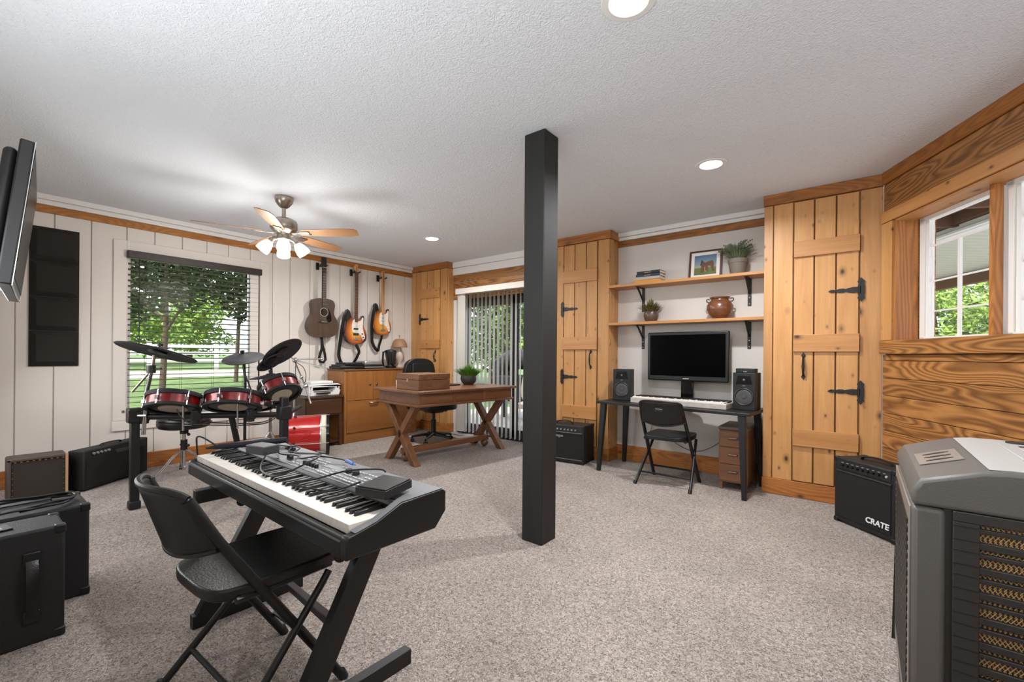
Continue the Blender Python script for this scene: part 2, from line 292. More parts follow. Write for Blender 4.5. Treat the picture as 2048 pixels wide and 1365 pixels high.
for i in range(len(mull)):
    a=mull[i]+(.022 if i else .0); b=(mull[i+1]-.022) if i+1<len(mull) else OS1
    fr=M().b(a,a+.045,.145,.20,CZ0,CZ1-.012).b(b-.012,b,.145,.20,CZ0,CZ1-.012).b(a,b,.145,.20,CZ1-.04,CZ1-.012).b(a,b,.145,.20,CZ0,CZ0+.02)
    fr.b(a+.045,a+.075,.155,.19,CZ0+.02,CZ1-.04).o('window_frame',WHT,w2,bev=.002)
    gl=M().b(a+.075,b-.012,.172,.176,CZ0+.02,CZ1-.04).o('window_pane',GLASS,w2,sm=False)
    mu=M(); c=a+.32
    mu.b(c-.009,c+.009,.166,.182,CZ0+.02,1.97)
    for z in (1.51,1.72,1.97): mu.b(a+.075,b-.012,.167,.181,z-.005,z+.005)
    mu.o('muntin',WHT,w2)
# ---------------------------------------------------------------- window_1 in the left wall
w1=M()
for a in ((XA,XA+.018,.99,OY0,.504,2.29),(XA,XA+.018,OY1,2.44,.504,2.29),(XA,XA+.018,OY0,OY1,OZ1,2.29)): w1.b(*a)
w1=w1.o('window_1',PAINT,bev=.003); struct(w1)
M().b(XA,XA+.022,.985,2.445,.404,.502).o('apron_board',PAINT,w1,bev=.004)
M().b(XA-.14,XA,OY0,OY0+.012,OZ0,OZ1).b(XA-.14,XA,OY1-.012,OY1,OZ0,OZ1).b(XA-.14,XA,OY0,OY1,OZ1-.012,OZ1).b(XA-.14,XA+.004,OY0,OY1,OZ0,OZ0+.012).o('window_reveal',PAINT,w1)
f=M().b(XA-.13,XA-.09,OY0,OY0+.05,OZ0,OZ1).b(XA-.13,XA-.09,OY1-.05,OY1,OZ0,OZ1).b(XA-.13,XA-.09,OY0,OY1,OZ1-.05,OZ1).b(XA-.13,XA-.09,OY0,OY1,OZ0,OZ0+.05).b(XA-.13,XA-.09,2.245,2.275,OZ0,OZ1).o('window_frame',WHT,w1,bev=.003)
M().b(XA-.112,XA-.108,OY0+.05,OY1-.05,OZ0+.05,OZ1-.05).o('window_pane',GLASS,w1,sm=False)
# wooden blind
SL=mat('blind_slat',(52,36,26),.45); 
bl=thing('venetian_blind','dark brown wooden slatted blind hanging in the left wall window','blind',(XA+.0,OY0,OZ1))
M().b(.0,.07,.0,OY1-OY0,-.075,-.003).o('headrail',mat('headrail_brown',(46,34,32),.4),bl,bev=.004)
s0=M().b(-.05,0.0,.012,OY1-OY0-.012,-.002,.002).o('slat',SL,bl,loc=(0,0,-.12),rot=(0,R(-9),0))
for i in range(1,27): kid(s0,bl,(0,0,-.12-i*.056))
M().b(-.05,.0,.012,OY1-OY0-.012,-.012,.006).o('bottom_rail',SL,bl,loc=(0,0,-1.63),bev=.003)
ml=M()
for y in (.16,.46,.76,1.08): ml.c((-.052,y,-.07),(-.052,y,-1.62),.0016,n=6).c((.001,y,-.07),(.001,y,-1.62),.0016,n=6)
ml.o('ladder_cord',SL,bl)
M().c((.015,.10,-.07),(.015,.10,-.95),.005,n=8).o('tilt_wand',mat('wand',(30,26,24),.4),bl)
# ---------------------------------------------------------------- sliding patio door
d1=M().b(-4.86,-4.78,YB+.03,YB+.12,.0,2.06).b(-4.86,-3.0,YB+.03,YB+.12,2.0,2.1).b(-4.86,-3.0,YB+.03,YB+.12,0,.05).o('door_1',mat('dark_frame',(30,28,27),.4),bev=.003); struct(d1)
DF=MATS['dark_frame']
for x0,x1,y in ((-4.78,-3.74,YB+.09),(-3.82,-3.0,YB+.05)):
    M().b(x0,x0+.08,y-.015,y+.015,.05,2.0).b(x1-.08,x1,y-.015,y+.015,.05,2.0).b(x0,x1,y-.015,y+.015,1.9,2.0).b(x0,x1,y-.015,y+.015,.05,.15).o('door_panel',DF,d1,bev=.003)
    M().b(x0+.08,x1-.08,y-.003,y+.003,.15,1.9).o('window_pane',GLASS,d1,sm=False)
vb=thing('vertical_blind','cream vertical blind with open vanes hanging over the sliding patio door','blind',(-4.76,YB-.10,0))
M().b(0,1.74,-.03,.08,2.078,2.16).o('valance',mat('cream_vinyl',(216,207,196),.5),vb,bev=.004)
VN=mat('vane_fabric',(184,177,167),.7)
vane=M().p([(-.044,0),(-.02,.004),(.0,.0055),(.02,.004),(.044,0),(.02,.0025),(0,.004),(-.02,.0025)],.045,2.078).o('vane',VN,vb)
vane.location=(.05,.02,0); vane.rotation_euler=(0,0,R(8))
xs=[.085,.13]+[.185+.077*i for i in range(20)]
for i,x in enumerate(xs): kid(vane,vb,(x,.02,0),(0,0,R(25+i*10 if i<2 else 112+random.uniform(-5,5))))
# ---------------------------------------------------------------- built-in pine cabinets
def diamond(cx,cz,w,h): return [(cx-w,cz),(cx,cz-h),(cx+w,cz),(cx,cz+h)]
def strap_hinge(parent,x,y,z,d,L=.2):
    m=M(); mx=RX(R(90))
    pts=[(0,.022),(.04,.024),(.07,.018),(.085,.012),(.10,.017),(.125,.017),(.15,.009),(.165,.013),(.18,.013),(.2,0)]
    poly=[(a*d*L/.2,b) for a,b in pts]+[(a*d*L/.2,-b) for a,b in pts[::-1] if b>0]
    m.p(poly,0,.005,T(x,y,z)@mx)
    pl=[(-.018,0),(-.022,.03),(-.018,.05),(-.024,.066),(-.012,.078),(0,.095),(.012,.078),(.024,.066),(.018,.05),(.022,.03)]
    pl+=[(a,-b) for a,b in pl[::-1] if b>0]
    m.p([(a-d*.012,b) for a,b in pl],0,.006,T(x,y,z)@mx); m.c((x,y-.008,z-.028),(x,y-.008,z+.028),.008,n=10)
    for q in (.03,.105,.15): m.c((x+q*d,y-.004,z),(x+q*d,y-.009,z),.005,n=8)
    for q in (-.066,.066): m.c((x-d*.012,y-.004,z+q),(x-d*.012,y-.01,z+q),.005,n=8)
    return m.o('strap_hinge',IRON,parent,bev=.001)
def pull(parent,x,y,z0,z1):
    m=M(); zc=(z0+z1)/2
    for z,s in ((z0+.02,-1),(z1-.02,1)): m.p(diamond(x,0,.017,.028),0,.005,T(0,y,z)@RX(R(90)))
    m.t([(x,y-.004,z0+.03),(x,y-.03,z0+.045),(x,y-.034,zc),(x,y-.03,z1-.045),(x,y-.004,z1-.03)],[.008,.007,.011,.007,.008],8)
    return m.o('door_handle',IRON,parent)
def cabinet(label,x0,x1,yf,planks,door,dp,braces,hz,hs,handle,side=None):
    c=thing('pine_cabinet',label,'cabinet',((x0+x1)/2,yf,0)); cx=(x0+x1)/2
    def add(m,name,mt,parent,org,bev=.0025): 
        ox,oy,oz=org; mm=m; o=mm.o(name,mt,parent,bev=bev,org=org); o.location=(ox-(cx if parent is c else 0),oy-(yf if parent is c else 0),oz); return o
    add(M().b(x0+.02,x1-.02,yf+.02,YB-.003,.005,H-.003),'carcass',PZ,c,(cx,yf,1.2),0)
    for a,b in planks: add(M().b(a+.004,b-.004,yf,yf+.02,.135,2.494),'plank',PZ,c,((a+b)/2,yf,.2))
    add(M().b(x0,x1+(.014 if side else 0),yf-.014,yf+.02,.002,.134),'plinth',BX,c,(cx,yf,.06)); add(M().b(x0,x1+(.018 if side else 0),yf-.018,yf+.02,2.496,H-.002),'cornice',TX,c,(cx,yf,2.5))
    if side:
        n=side; w=(YB-.003-yf-.02)/n
        for i in range(n): add(M().b(x1-.02,x1,yf+.02+i*w+.001,yf+.02+(i+1)*w-.001,.135,2.494),'plank',PZ,c,(x1,yf+.02+i*w,.3))
        add(M().b(x1-.01,x1+.014,yf+.02,YB-.003,.002,.134),'plinth',BY,c,(x1,yf+.1,.06)); add(M().b(x1-.01,x1+.018,yf+.02,YB-.003,2.496,H-.002),'cornice',TY,c,(x1,yf+.1,2.5))
    d0,d1=door
    dr=M().b(d0+.003,d1-.003,yf+.006,yf+.02,.145,2.488).o('door',mat('joint_backing',(96,62,34),.8),c,loc=(-cx,-yf,0),sm=False)
    for a,b in dp: 
        o=M().b(a+.005,b-.005,yf-.004,yf+.01,.142,2.488).o('plank',PZ,dr,bev=.0025,org=((a+b)/2,yf,.2))
    for a,b in braces: M().b(d0+.004,d1+.003,yf-.026,yf-.004,a,b).o('brace',PX,dr,bev=.002,org=((d0+d1)/2,yf-.01,(a+b)/2))
    for z in hz: strap_hinge(dr,(d1 if hs>0 else d0),yf-.006,z,-hs)
    pull(dr,handle[0],yf-.004,handle[1],handle[2])
    return c
cabinet('tall knotty pine cupboard right of the black desk, touching the diagonal window wall',-.68,.127,4.42,[(-.68,-.605),(-.605,-.458),(-.014,.127)],(-.456,-.016),[(-.456,-.31),(-.31,-.164),(-.164,-.016)],
    [(2.02,2.15),(1.228,1.37),(.44,.58)],(1.715,.91),1,(-.38,1.0,1.215))
cabinet('tall knotty pine cupboard left of the wall shelves, partly behind the black post',-3.0,-2.215,4.56,[(-3.0,-2.905),(-2.905,-2.81),(-2.36,-2.215)],(-2.808,-2.362),[(-2.808,-2.657),(-2.657,-2.504),(-2.504,-2.362)],
    [(2.04,2.18),(1.252,1.398),(.452,.6)],(1.733,.93),-1,(-2.438,1.03,1.25),side=2)
cabinet('tall knotty pine cupboard in the far corner behind the leather office chair',XA+.003,-4.92,4.65,[(XA+.003,-5.64),(-5.64,-5.52),(-5.07,-4.92)],(-5.518,-5.072),[(-5.518,-5.37),(-5.37,-5.22),(-5.22,-5.072)],
    [(2.06,2.21),(1.28,1.412),(.45,.6)],(1.738,.93),-1,(-5.165,1.07,1.25),side=1)
# ---------------------------------------------------------------- post
po=M().b(-1.70,-1.545,2.272,2.43,0.001,H-.001).o('support_post',POST,bev=.005); tag(po,'square black painted wooden support post standing in the middle of the carpet','post')
# ---------------------------------------------------------------- ceiling lights
LENS=mat('lamp_lens',(1,.97,.9),.5,emit=14)
for i,(x,y) in enumerate(CANS):
    t=thing('recessed_light',['round recessed ceiling light in front of the shelves','round recessed ceiling light near the far corner cupboard','round recessed ceiling light cut by the top edge, nearest the camera'][i],'ceiling light',(x,y,H))
    M().l([(.072,-.001),(.078,-.006),(.105,-.004),(.108,-.0005)],36,ring=True).o('trim_ring',WHT,t); M().l([(0,-.003),(.072,-.003),(.072,-.0012)],36).o('lens',LENS,t,sm=False)
# ---------------------------------------------------------------- ceiling fan
fan=thing('ceiling_fan','brushed nickel ceiling fan with five light wood blades and four glass lamps','fan',(-4.09,1.86,H))
M().l([(.0,-.001),(.075,-.001),(.078,-.02),(.07,-.05),(.045,-.085),(.025,-.1),(0,-.1)]).o('canopy',NICK,fan)
M().c((0,0,-.1),(0,0,-.185),.0165).o('downrod',NICK,fan)
M().l([(0,-.18),(.03,-.185),(.07,-.195),(.105,-.215),(.112,-.235),(.112,-.285),(.095,-.31),(.06,-.33),(.055,-.345),(.06,-.36),(.062,-.385),(.045,-.40),(0,-.405)],36).o('motor_housing',NICK,fan)
BW=wood('blade_wood',(150,104,66),(186,140,98),'x',0,rough=.4)
bl0=None
for k in range(5):
    a=R(251+72*k); rm=(R(-13),0,a)
    if not bl0:
        bl0=M().p([(.17,-.045),(.2,-.056),(.45,-.068),(.60,-.07),(.665,-.062),(.685,-.035),(.675,.05),(.60,.066),(.45,.064),(.2,.052),(.17,.042)],-.003,.003).o('blade',BW,fan,loc=(0,0,-.325),rot=(R(-13),0,a),bev=.0015)
        br0=M().p([(.08,-.018),(.13,-.012),(.17,-.032),(.235,-.036),(.25,-.02),(.235,0),(.25,.02),(.235,.036),(.17,.032),(.13,.012),(.08,.018)],-.012,-.0045).o('blade_bracket',NICK,fan,loc=(0,0,-.325),rot=(R(-13),0,a),bev=.002)
    else: kid(bl0,fan,rot=(R(-13),0,a)); kid(br0,fan,rot=(R(-13),0,a))
SH=mat('lit_glass_shade',(1,.94,.85),.4,emit=1.6)
sh0=None
for k in range(4):
    a=R(-24.5+90*k); x=.085*math.cos(a); y=.085*math.sin(a)
    ar=M().t([(.04*math.cos(a),.04*math.sin(a),-.38),(.075*math.cos(a),.075*math.sin(a),-.385),(x*1.15,y*1.15,-.41)],.011).l([(.0,.0),(.02,0),(.027,-.022),(.0,-.024)],16,T(x*1.1,y*1.1,-.395)@RZ(a)@RY(R(-38))).o('lamp_holder',NICK,fan)
    M().l([(.024,-.02),(.036,-.035),(.05,-.07),(.057,-.105),(.056,-.13),(.052,-.13),(.052,-.105),(.044,-.07),(.03,-.038),(.02,-.026)],22,ring=True).o('lamp_shade',SH,fan,loc=(x*1.1,y*1.1,-.395),rot=(0,R(-38),a))
M().c((.02,-.03,-.4),(.02,-.03,-.52),.0015,n=6).s_((.02,-.03,-.525),.006,8,6).o('pull_chain',NICK,fan)
# ---------------------------------------------------------------- foam panels
def foam(y0,y1,z0,z1,label):
    w=y1-y0;h=z1-z0;b=.042;d=.05
    vs=[(0,0,0),(0,w,0),(0,w,h),(0,0,h),(.012,0,0),(.012,w,0),(.012,w,h),(.012,0,h),(d,b,b),(d,w-b,b),(d,w-b,h-b),(d,b,h-b)]
    fs=[(0,1,2,3),(0,4,5,1),(1,5,6,2),(2,6,7,3),(3,7,4,0),(4,8,9,5),(5,9,10,6),(6,10,11,7),(7,11,8,4),(8,11,10,9)]
    m=M(); m._a(vs,fs); o=m.o('acoustic_foam',FOAM,loc=(XA+.001,y0,z0),sm=False); tag(o,label,'foam','foam squares on the white wall')
nm=['lowest','second lowest','second highest','topmost']
for i,(a,b) in enumerate(((1.05,1.369),(1.371,1.675),(1.677,1.996),(1.998,2.297))):
    foam(.432,.75,a,b,'dark grey sound absorbing foam square, %s of the column beside the television'%nm[i])
    foam(-.055,.262,a,b,'dark sound absorbing foam square at the very left edge of the photo, %s one'%nm[i])
# ---------------------------------------------------------------- television
tv=thing('television','black flat television seen almost edge-on at the upper left, on a wall arm','television',(-3.0,.205,1.72),rot=(R(6),0,R(175)))
# local x along screen, local -y faces into the room
M().b(-.45,.45,-.012,.03,-.285,.285).o('bezel',BLK,tv,bev=.006); M().b(-.425,.425,-.0145,-.011,-.25,.262).o('screen',SCR,tv)
M().b(-.43,.43,.03,.07,-.24,.25).b(-.3,.3,.07,.11,-.2,.16).o('back_shell',BLK,tv,bev=.02,seg=3)
M().b(-.451,.451,-.0135,-.011,-.2865,-.282).b(-.4510,-.4485,-.0135,-.011,-.28,.285).b(.4485,.4510,-.0135,-.011,-.28,.285).o('edge_strip',CHR,tv)
M().b(-.1,.1,.11,.13,-.1,.1).b(-.02,.02,.13,.36,-.06,-.02).b(-.02,.02,.13,.36,.02,.06).b(-.02,.06,.34,.37,-.08,.08).b(-.02,.05,.36,.50,-.03,.03).o('wall_arm',BLKM,tv,bev=.003)
M().t(cat([(-.2,.10,-.16),(-.24,.14,-.2),(-.22,.16,-.26),(-.12,.15,-.25),(-.05,.2,-.2)],5,False),.006).o('cable',BLK,tv)
# ---------------------------------------------------------------- guitars
def hanger(parent,z):
    M().b(.0,.02,-.055,-.015,z-.05,z+.045).o('hanger_plate',BLK,parent,bev=.003)
    M().c((.02,-.03,z+.0),(.07,-.005,z),.012,n=10).t([(.115,-.045,z+.012),(.1,-.042,z),(.075,-.03,z-.004),(.068,0,z-.004),(.075,.03,z-.004),(.1,.042,z),(.115,.046,z+.014)],.009).o('hanger_yoke',BLK,parent)
GX=Matrix(((0,0,1,0),(1,0,0,0),(0,1,0,0),(0,0,0,1)))  # polygon (a,b)->(y,z), thickness->x
def sunburst(name,edge,mid,inner):
    m=mat(name,mid,.15,coat=.5); n=m.node_tree.nodes;l=m.node_tree.links;b=n['Principled BSDF']
    tc=n.new('ShaderNodeTexCoord'); mp=n.new('ShaderNodeMapping'); mp.inputs['Scale'].default_value=(0,5.6,4.5); l.new(tc.outputs['Object'],mp.inputs[0])
    g=n.new('ShaderNodeVectorMath'); g.operation='LENGTH'; l.new(mp.outputs[0],g.inputs[0])
    cr=n.new('ShaderNodeValToRGB'); e=cr.color_ramp.elements; e[0].position=.35; e[0].color=(*srgb(inner),1); e[1].position=1.02; e[1].color=(*srgb(edge),1); k=e.new(.72); k.color=(*srgb(mid),1)
    l.new(g.outputs['Value'],cr.inputs[0]); l.new(cr.outputs[0],b.inputs['Base Color']); return m
def frets(parent,z0,z1,x,w,m,n=18):
    q=M(); L=(z1-z0)
    for i in range(1,n): z=z0+L*2**(-i/12)*1.0-L*.0 ; z=z1-L*1.55*(1-2**(-i/12)); q.b(x,x+.0025,-w,w,z-.0012,z+.0012) if z>z0 else None
    q.o('fret',m,parent)
# acoustic: local x out from wall, z up, origin at body bottom centre
ac=thing('acoustic_guitar','dark brown acoustic guitar with black pickguard hanging leftmost on the white wall','guitar',(XA+.012,3.085,1.40),group='guitars on the white wall')
body=[(0,0),(.1,.006),(.178,.05),(.212,.14),(.188,.235),(.145,.31),(.148,.38),(.155,.44),(.13,.495),(.06,.515),(0,.515),(-.06,.515),(-.13,.495),(-.155,.44),(-.148,.38),(-.145,.31),(-.188,.235),(-.212,.14),(-.178,.05),(-.1,.006)]
bp=[(a,b) for a,b in cat([(a,b) for a,b in body],4)]
AB=wood('guitar_brown',(72,54,42),(92,70,56),'z',0,rough=.35,tone=0)
M().p(bp,.02,.122,GX).o('body',AB,ac,bev=.004)
M().p([(a*1.004,b*.998+.001) for a,b in bp],.119,.1235,GX).o('body_top',AB,ac)
M().l([(0,0),(.05,0),(.05,.001),(0,.001)],28,T(.1238,0,.335)@RY(R(90))).o('sound_hole',mat('hole_dark',(26,20,16),.9),ac)
M().l([(.051,0),(.059,0),(.059,.0016),(.051,.0016)],28,ring=True,x=T(.1238,0,.335)@RY(R(90))).o('rosette',mat('rosette_cream',(170,150,120),.4),ac)
M().p([(a,b) for a,b in cat([(.05,.38),(.075,.36),(.10,.29),(.105,.23),(.07,.205),(.04,.235),(.035,.27),(.058,.30),(.062,.35)],4)],.1238,.126,GX).o('pickguard',BLKG,ac)
M().p([(-.08,.205),(-.05,.215),(.05,.215),(.08,.205),(.05,.187),(-.05,.187)],.124,.132,GX).o('bridge',mat('bridge_dark',(34,26,22),.5),ac); M().b(.132,.136,-.036,.036,.203,.207).o('saddle',IVORY,ac)
M().b(.124,.134,-.027,.027,.40,.93).b(.10,.125,-.024,.024,.515,.93).o('neck',mat('fretboard_dark',(40,30,25),.5),ac,bev=.004); frets(ac,.42,.93,.134,.026,NICK)
M().p([(-.03,.925),(.03,.925),(.036,.96),(.036,1.06),(.0,1.07),(-.036,1.06),(-.036,.96)],.1,.118,GX).o('headstock',mat('head_dark',(40,30,26),.3),ac,bev=.003)
M().b(.118,.136,-.024,.024,.926,.932).o('nut',IVORY,ac)
q=M()
for i in range(3):
    for s in (-1,1): M().c((.11,s*.03,.965+i*.034),(.11,s*.056,.965+i*.034),.004,n=8).s_((.11,s*.058,.965+i*.034),.008,8,5).o('tuning_peg',NICK,ac)
q=M()
for i in range(6): y=-.0175+i*.007; q.c((.139,y*1.4,.205),(.138,y,.93),.0006,n=4)
q.o('guitar_string',NICK,ac); hanger(ac,.955)
M().t([(.06,.0,.0),(.07,.01,-.10),(.06,.05,-.22),(.06,.06,-.30),(.06,.03,-.335),(.06,-.02,-.325),(.06,-.03,-.27),(.075,.0,-.15),(.07,.0,-.005)],.02,8,flat=.18,up=(0,1,0)).o('strap',BLK,ac)
def solid(label,y,zb,L,bz,head,burst,neckm,headm,bass,strap_pts,sc):
    g=thing('electric_guitar' if not bass else 'bass_guitar',label,'guitar',(XA+.012,y,zb),group='guitars on the white wall')
    out=[(0,0),(.09,.004),(.15,.045),(.165,.11),(.15,.18),(.122,.235),(.118,.29),(.128,.345),(.118,.392),(.092,.385),(.074,.345),(.03,.325),(-.03,.33),(-.065,.37),(-.095,.445),(-.135,.462),(-.155,.42),(-.142,.34),(-.135,.26),(-.158,.18),(-.17,.11),(-.15,.045),(-.09,.004)]
    out=[(a*sc[0],b*sc[1]) for a,b in out]; bp=cat(out,4)
    M().p([(a,b-bz) for a,b in bp],.045,.088,GX).o('body',burst,g,loc=(0,0,bz),bev=.006,seg=3)
    pg=[(.02,.325),(-.035,.33),(-.06,.28),(-.065,.22),(-.05,.16),(.02,.14),(.07,.12),(.11,.05),(.135,.09),(.12,.15),(.1,.22),(.105,.29),(.11,.35),(.095,.37),(.078,.335),(.04,.31)]
    M().p([(a*sc[0],b*sc[1]) for a,b in cat(pg,3)],.0885,.091,GX).o('pickguard',mat('pearl_white',(226,218,206),.3),g)
    w=.021 if not bass else .023; nb=.30*sc[1]
    M().b(.089,.104,-w,w,nb,L-.11).b(.07,.09,-w*.9,w*.9,nb+.04,L-.11).o('neck',neckm,g,bev=.003); frets(g,nb,L-.11,.104,w,NICK,21)
    M().p([(-w,L-.115),(w,L-.115),(w+.004,L-.08),(w-.002,L-.04),(w+.012,L-.02),(w-.005,L),(-.01,L-.005),(-w-.02,L-.04),(-w-.018,L-.09)],.08,.094,GX).o('headstock',headm,g,bev=.003)
    q=M()
    for i in range(4 if bass else 6):
        z=L-.095+i*(.02 if bass else .013); r=.011 if bass else .006; q=M(); q.c((.086,-w-.005,z),(.086,-w-.03,z),.003,n=6); q.b(.082,.092,-w-.04,-w-.026,z-r*.7,z+r*.7); q.c((.094,-.004,z),(.1,-.004,z),.006,n=8); q.o('tuning_peg',NICK,g)
    q=M(); ns=4 if bass else 6
    for i in range(ns): y_=(-.5+i/(ns-1))*w*1.3; q.c((.1,y_*1.3,.07*sc[1]),(.107,y_,L-.11),.0009,n=4)
    q.o('guitar_string',NICK,g)
    q=M()
    if bass: q.b(.091,.1,-.04,.03,.195*sc[1],.215*sc[1]).b(.091,.1,-.045,.04,.118*sc[1],.133*sc[1]); q.b(.091,.1,-.045,.04,.135*sc[1],.148*sc[1])
    else: q.b(.091,.098,-.04,.035,.25,.264).b(.091,.098,-.04,.035,.2,.214).b(.091,.098,-.04,.035,.145,.159)
    q.o('pickup',BLK if bass else mat('cream_pickup',(214,204,186),.4),g,bev=.002)
    M().b(.091,.104,-.038,.038,.055*sc[1],.085*sc[1]).o('bridge',CHR,g,bev=.002)
    q=M()
    for a,b in ((.09,.14),(.105,.095),(.12,.06)): q.c((.09,a*sc[0],b*sc[1]),(.105,a*sc[0],b*sc[1]),.009,n=10)
    q.o('control_knob',BLK if bass else IVORY,g)
    hanger(g,L-.115); M().t(cat(strap_pts,5,False),.025,8,flat=.12,up=(0,1,0)).o('strap',LEATH,g)
    return g
SB=sunburst('sunburst_orange',(24,12,8),(176,82,22),(226,150,52)); SB2=sunburst('sunburst_amber',(20,12,8),(186,104,28),(222,150,60))
MAPLE=wood('maple',(196,140,80),(216,164,104),'z',0,rough=.3,tone=0); ROSE=mat('rosewood',(92,58,38),.4)
solid('sunburst bass guitar with white pickguard hanging between two other guitars','' or 3.585,1.325,1.135,.18,None,SB,ROSE,MAPLE,True,
    [(.105,-.13,.47),(.11,-.19,.40),(.09,-.22,.20),(.06,-.23,0),(.05,-.24,-.16),(.05,-.20,-.27),(.05,-.10,-.315),(.05,-.01,-.27),(.06,.05,-.16),(.07,.06,-.10),(.07,.01,-.01)],(1.05,1.04))
solid('amber sunburst electric guitar with maple neck hanging rightmost, nearest the lamp',4.03,1.475,.965,.17,None,SB2,MAPLE,MAPLE,False,
    [(.105,-.12,.43),(.11,-.17,.34),(.08,-.18,.16),(.06,-.165,0),(.05,-.15,-.12),(.05,-.09,-.22),(.05,-.045,-.23),(.05,-.03,-.16),(.06,.0,-.06),(.07,.0,-.01)],(.95,1.0))
# ---------------------------------------------------------------- stage piano on z-stand
kb=thing('digital_piano','large black digital piano with white keys in the foreground, covered in cables','keyboard',(-2.57,.722,0),R(-1.1))
GP=mat('panel_grey',(112,112,114),.5,.1); SATB=mat('satin_black',(20,20,21),.4)
prof=[(0,.592),(0,.650),(.006,.654),(.024,.654),(.028,.632),(.186,.632),(.188,.688),(.2,.706),(.36,.716),(.372,.708),(.372,.64),(.33,.592)]
PM=Matrix(((0,0,1,0),(1,0,0,0),(0,1,0,0),(0,0,0,1)))
M().p(prof,.03,1.40,PM).o('body',SATB,kb,bev=.003)
ch=[(0,.592),(0,.648),(.006,.658),(.03,.662),(.1,.676),(.19,.712),(.36,.718),(.376,.708),(.376,.64),(.33,.590)]
for a,b in ((0,.03),(1.40,1.433)): M().p(ch,a,b,PM).o('end_cheek',SATB,kb,bev=.005,seg=3)
M().p([(.196,.7035),(.36,.7165),(.36,.7185),(.196,.7055)],.03,1.40,PM).o('control_panel',GP,kb)
for a,b in ((.001,.029),(1.401,1.431)): M().p([(.03,.664),(.1,.678),(.19,.7145),(.36,.7195),(.36,.7205),(.19,.7155),(.1,.679),(.03,.665)],a,b,PM).o('cheek_top',GP,kb)
M().b(.03,1.40,-.0015,.002,.640,.646).o('front_strip',mat('strip_light',(140,140,142),.3,.6),kb)
ww=1.368/52; k0=None; b0=None
for i in range(52):
    x=.031+ww*i
    if not k0: k0=M().b(.0006,ww-.0006,.0,.152,.652,.681).o('white_key',IVORY,kb,loc=(x,.029,0),bev=.0015)
    else: kid(k0,kb,(x,.029,0))
    if i<51 and (i+5)%7 not in (2,6):   # lowest key is A
        X=x+ww-.0065
        if not b0: b0=M().p([(.078,.681),(.082,.693),(.16,.695),(.178,.695),(.178,.66),(.078,.66)],0,.013,PM).o('black_key',KEYB,kb,loc=(X,0,0),bev=.002)
        else: kid(b0,kb,(X,0,0))
M().b(.03,1.40,.179,.19,.66,.690).o('key_slot',mat('felt_black',(8,8,8),.9),kb)
kn=None
for x in [.36,.385,.41,.435,.70,.725,.75,.775,.80,.98,1.03,.55,.575]:
    y=.235 if x not in(.36,.385,.41,.435,.98,1.03) else (.31 if x<.9 else .275); r=1.6 if x>.9 else 1
    if not kn: kn=M().l([(0,.0),(.009,0),(.0085,.014),(.0075,.016),(0,.016)],14).o('knob',BLK,kb,loc=(x,y,.707))
    else: 
        c=kid(kn,kb,(x,y,.7065+(y-.235)*.08)); c.scale=(r,r,1.1)
LED=mat('button_light',(196,196,196),.4); bt=None
for r_,(x0,n,y) in enumerate([(.62,14,.218),(.86,18,.214),(.86,18,.232),(.90,12,.255),(.90,12,.30),(1.1,7,.275),(.62,9,.30),(.62,9,.28)]):
    for i in range(n):
        p_=(x0+i*.0205,y+random.uniform(-.002,.002),.7055+(y-.2)*.08)
        if not bt: bt=M().b(-.006,.006,-.0035,.0035,0,.004).o('button',LED,kb,loc=p_,bev=.001)
        else: kid(bt,kb,p_)
M().b(.80,.96,.262,.33,.709,.713).o('display',mat('lcd',(150,156,152),.3),kb,rot=(R(0),0,0))
# z stand
zs=thing('keyboard_stand','black steel z-shaped stand carrying the large piano in the foreground','stand',(-2.57,.722,0),R(-1.1))
for X in (.33,1.20):
    M().b(X-.02,X+.02,-.07,.40,.001,.056).o('foot',BLKM,zs,bev=.003)
    M().b(X-.02,X+.02,(-.062 if X<1 else .10),.33,.534,.591).o('support_arm',BLKM,zs,bev=.003)
    M().p([(-.06,.05),(.03,.05),(.29,.536),(.20,.536)],X-.02,X+.02,PM).o('upright',BLKM,zs,bev=.003)
    M().l([(0,0),(.02,0),(.024,.006),(.024,.014),(.02,.02),(0,.02)],18,T(X-.02,.135,.49)@RY(R(-90))).o('clamp_knob',BLK,zs)
M().t([(1.19,.10,.28),(.36,.30,.075)],.02,4,up=(0,0,1)).o('crossbar',BLKM,zs,bev=.003)
# items on the piano
KZ=.7205
def onkb(x,y): 
    v=Matrix.Rotation(R(-1.1),4,'Z')@Vector((x,y,0)); return (-2.57+v.x,.722+v.y,KZ)
o=M().b(-.062,.062,-.068,.068,0,.028).b(-.058,.058,-.064,.064,.028,.032).o('black_box',SATB,loc=onkb(1.318,.205),rot=(R(2),0,R(14)),bev=.004); tag(o,'flat black electronics box lying at the right end of the piano','box')
o.location.z+=.002
o=M().b(-.062,.062,-.04,.04,0,.038).o('power_adapter',mat('dark_grey_plastic',(56,56,58),.5),loc=(onkb(.42,.175)[0],onkb(.42,.175)[1],.7255),rot=(R(0),0,R(12)),bev=.004); tag(o,'dark grey power adapter block resting on the piano keys','adapter')
o=M().t([(.0,.0,0),(.04,.05,.008),(.20,.21,.026),(.26,.27,.036)],[.004,.014,.016,.014],10).o('folded_umbrella',mat('navy_fabric',(16,20,32),.7),loc=(onkb(.05,.06)[0],onkb(.05,.06)[1],.712)); tag(o,'rolled dark navy fabric bundle lying diagonally over the far left end of the piano','umbrella')
CAB=mat('cable_black',(16,16,17),.45)
def kcable(pts,label,r=.0035,m=None):
    P=[(*onkb(x,y)[:2],z) for x,y,z in pts]; o=M().t(cat(P,7,False),r,7).o('cable',m or CAB); tag(o,label,'cable'); return o
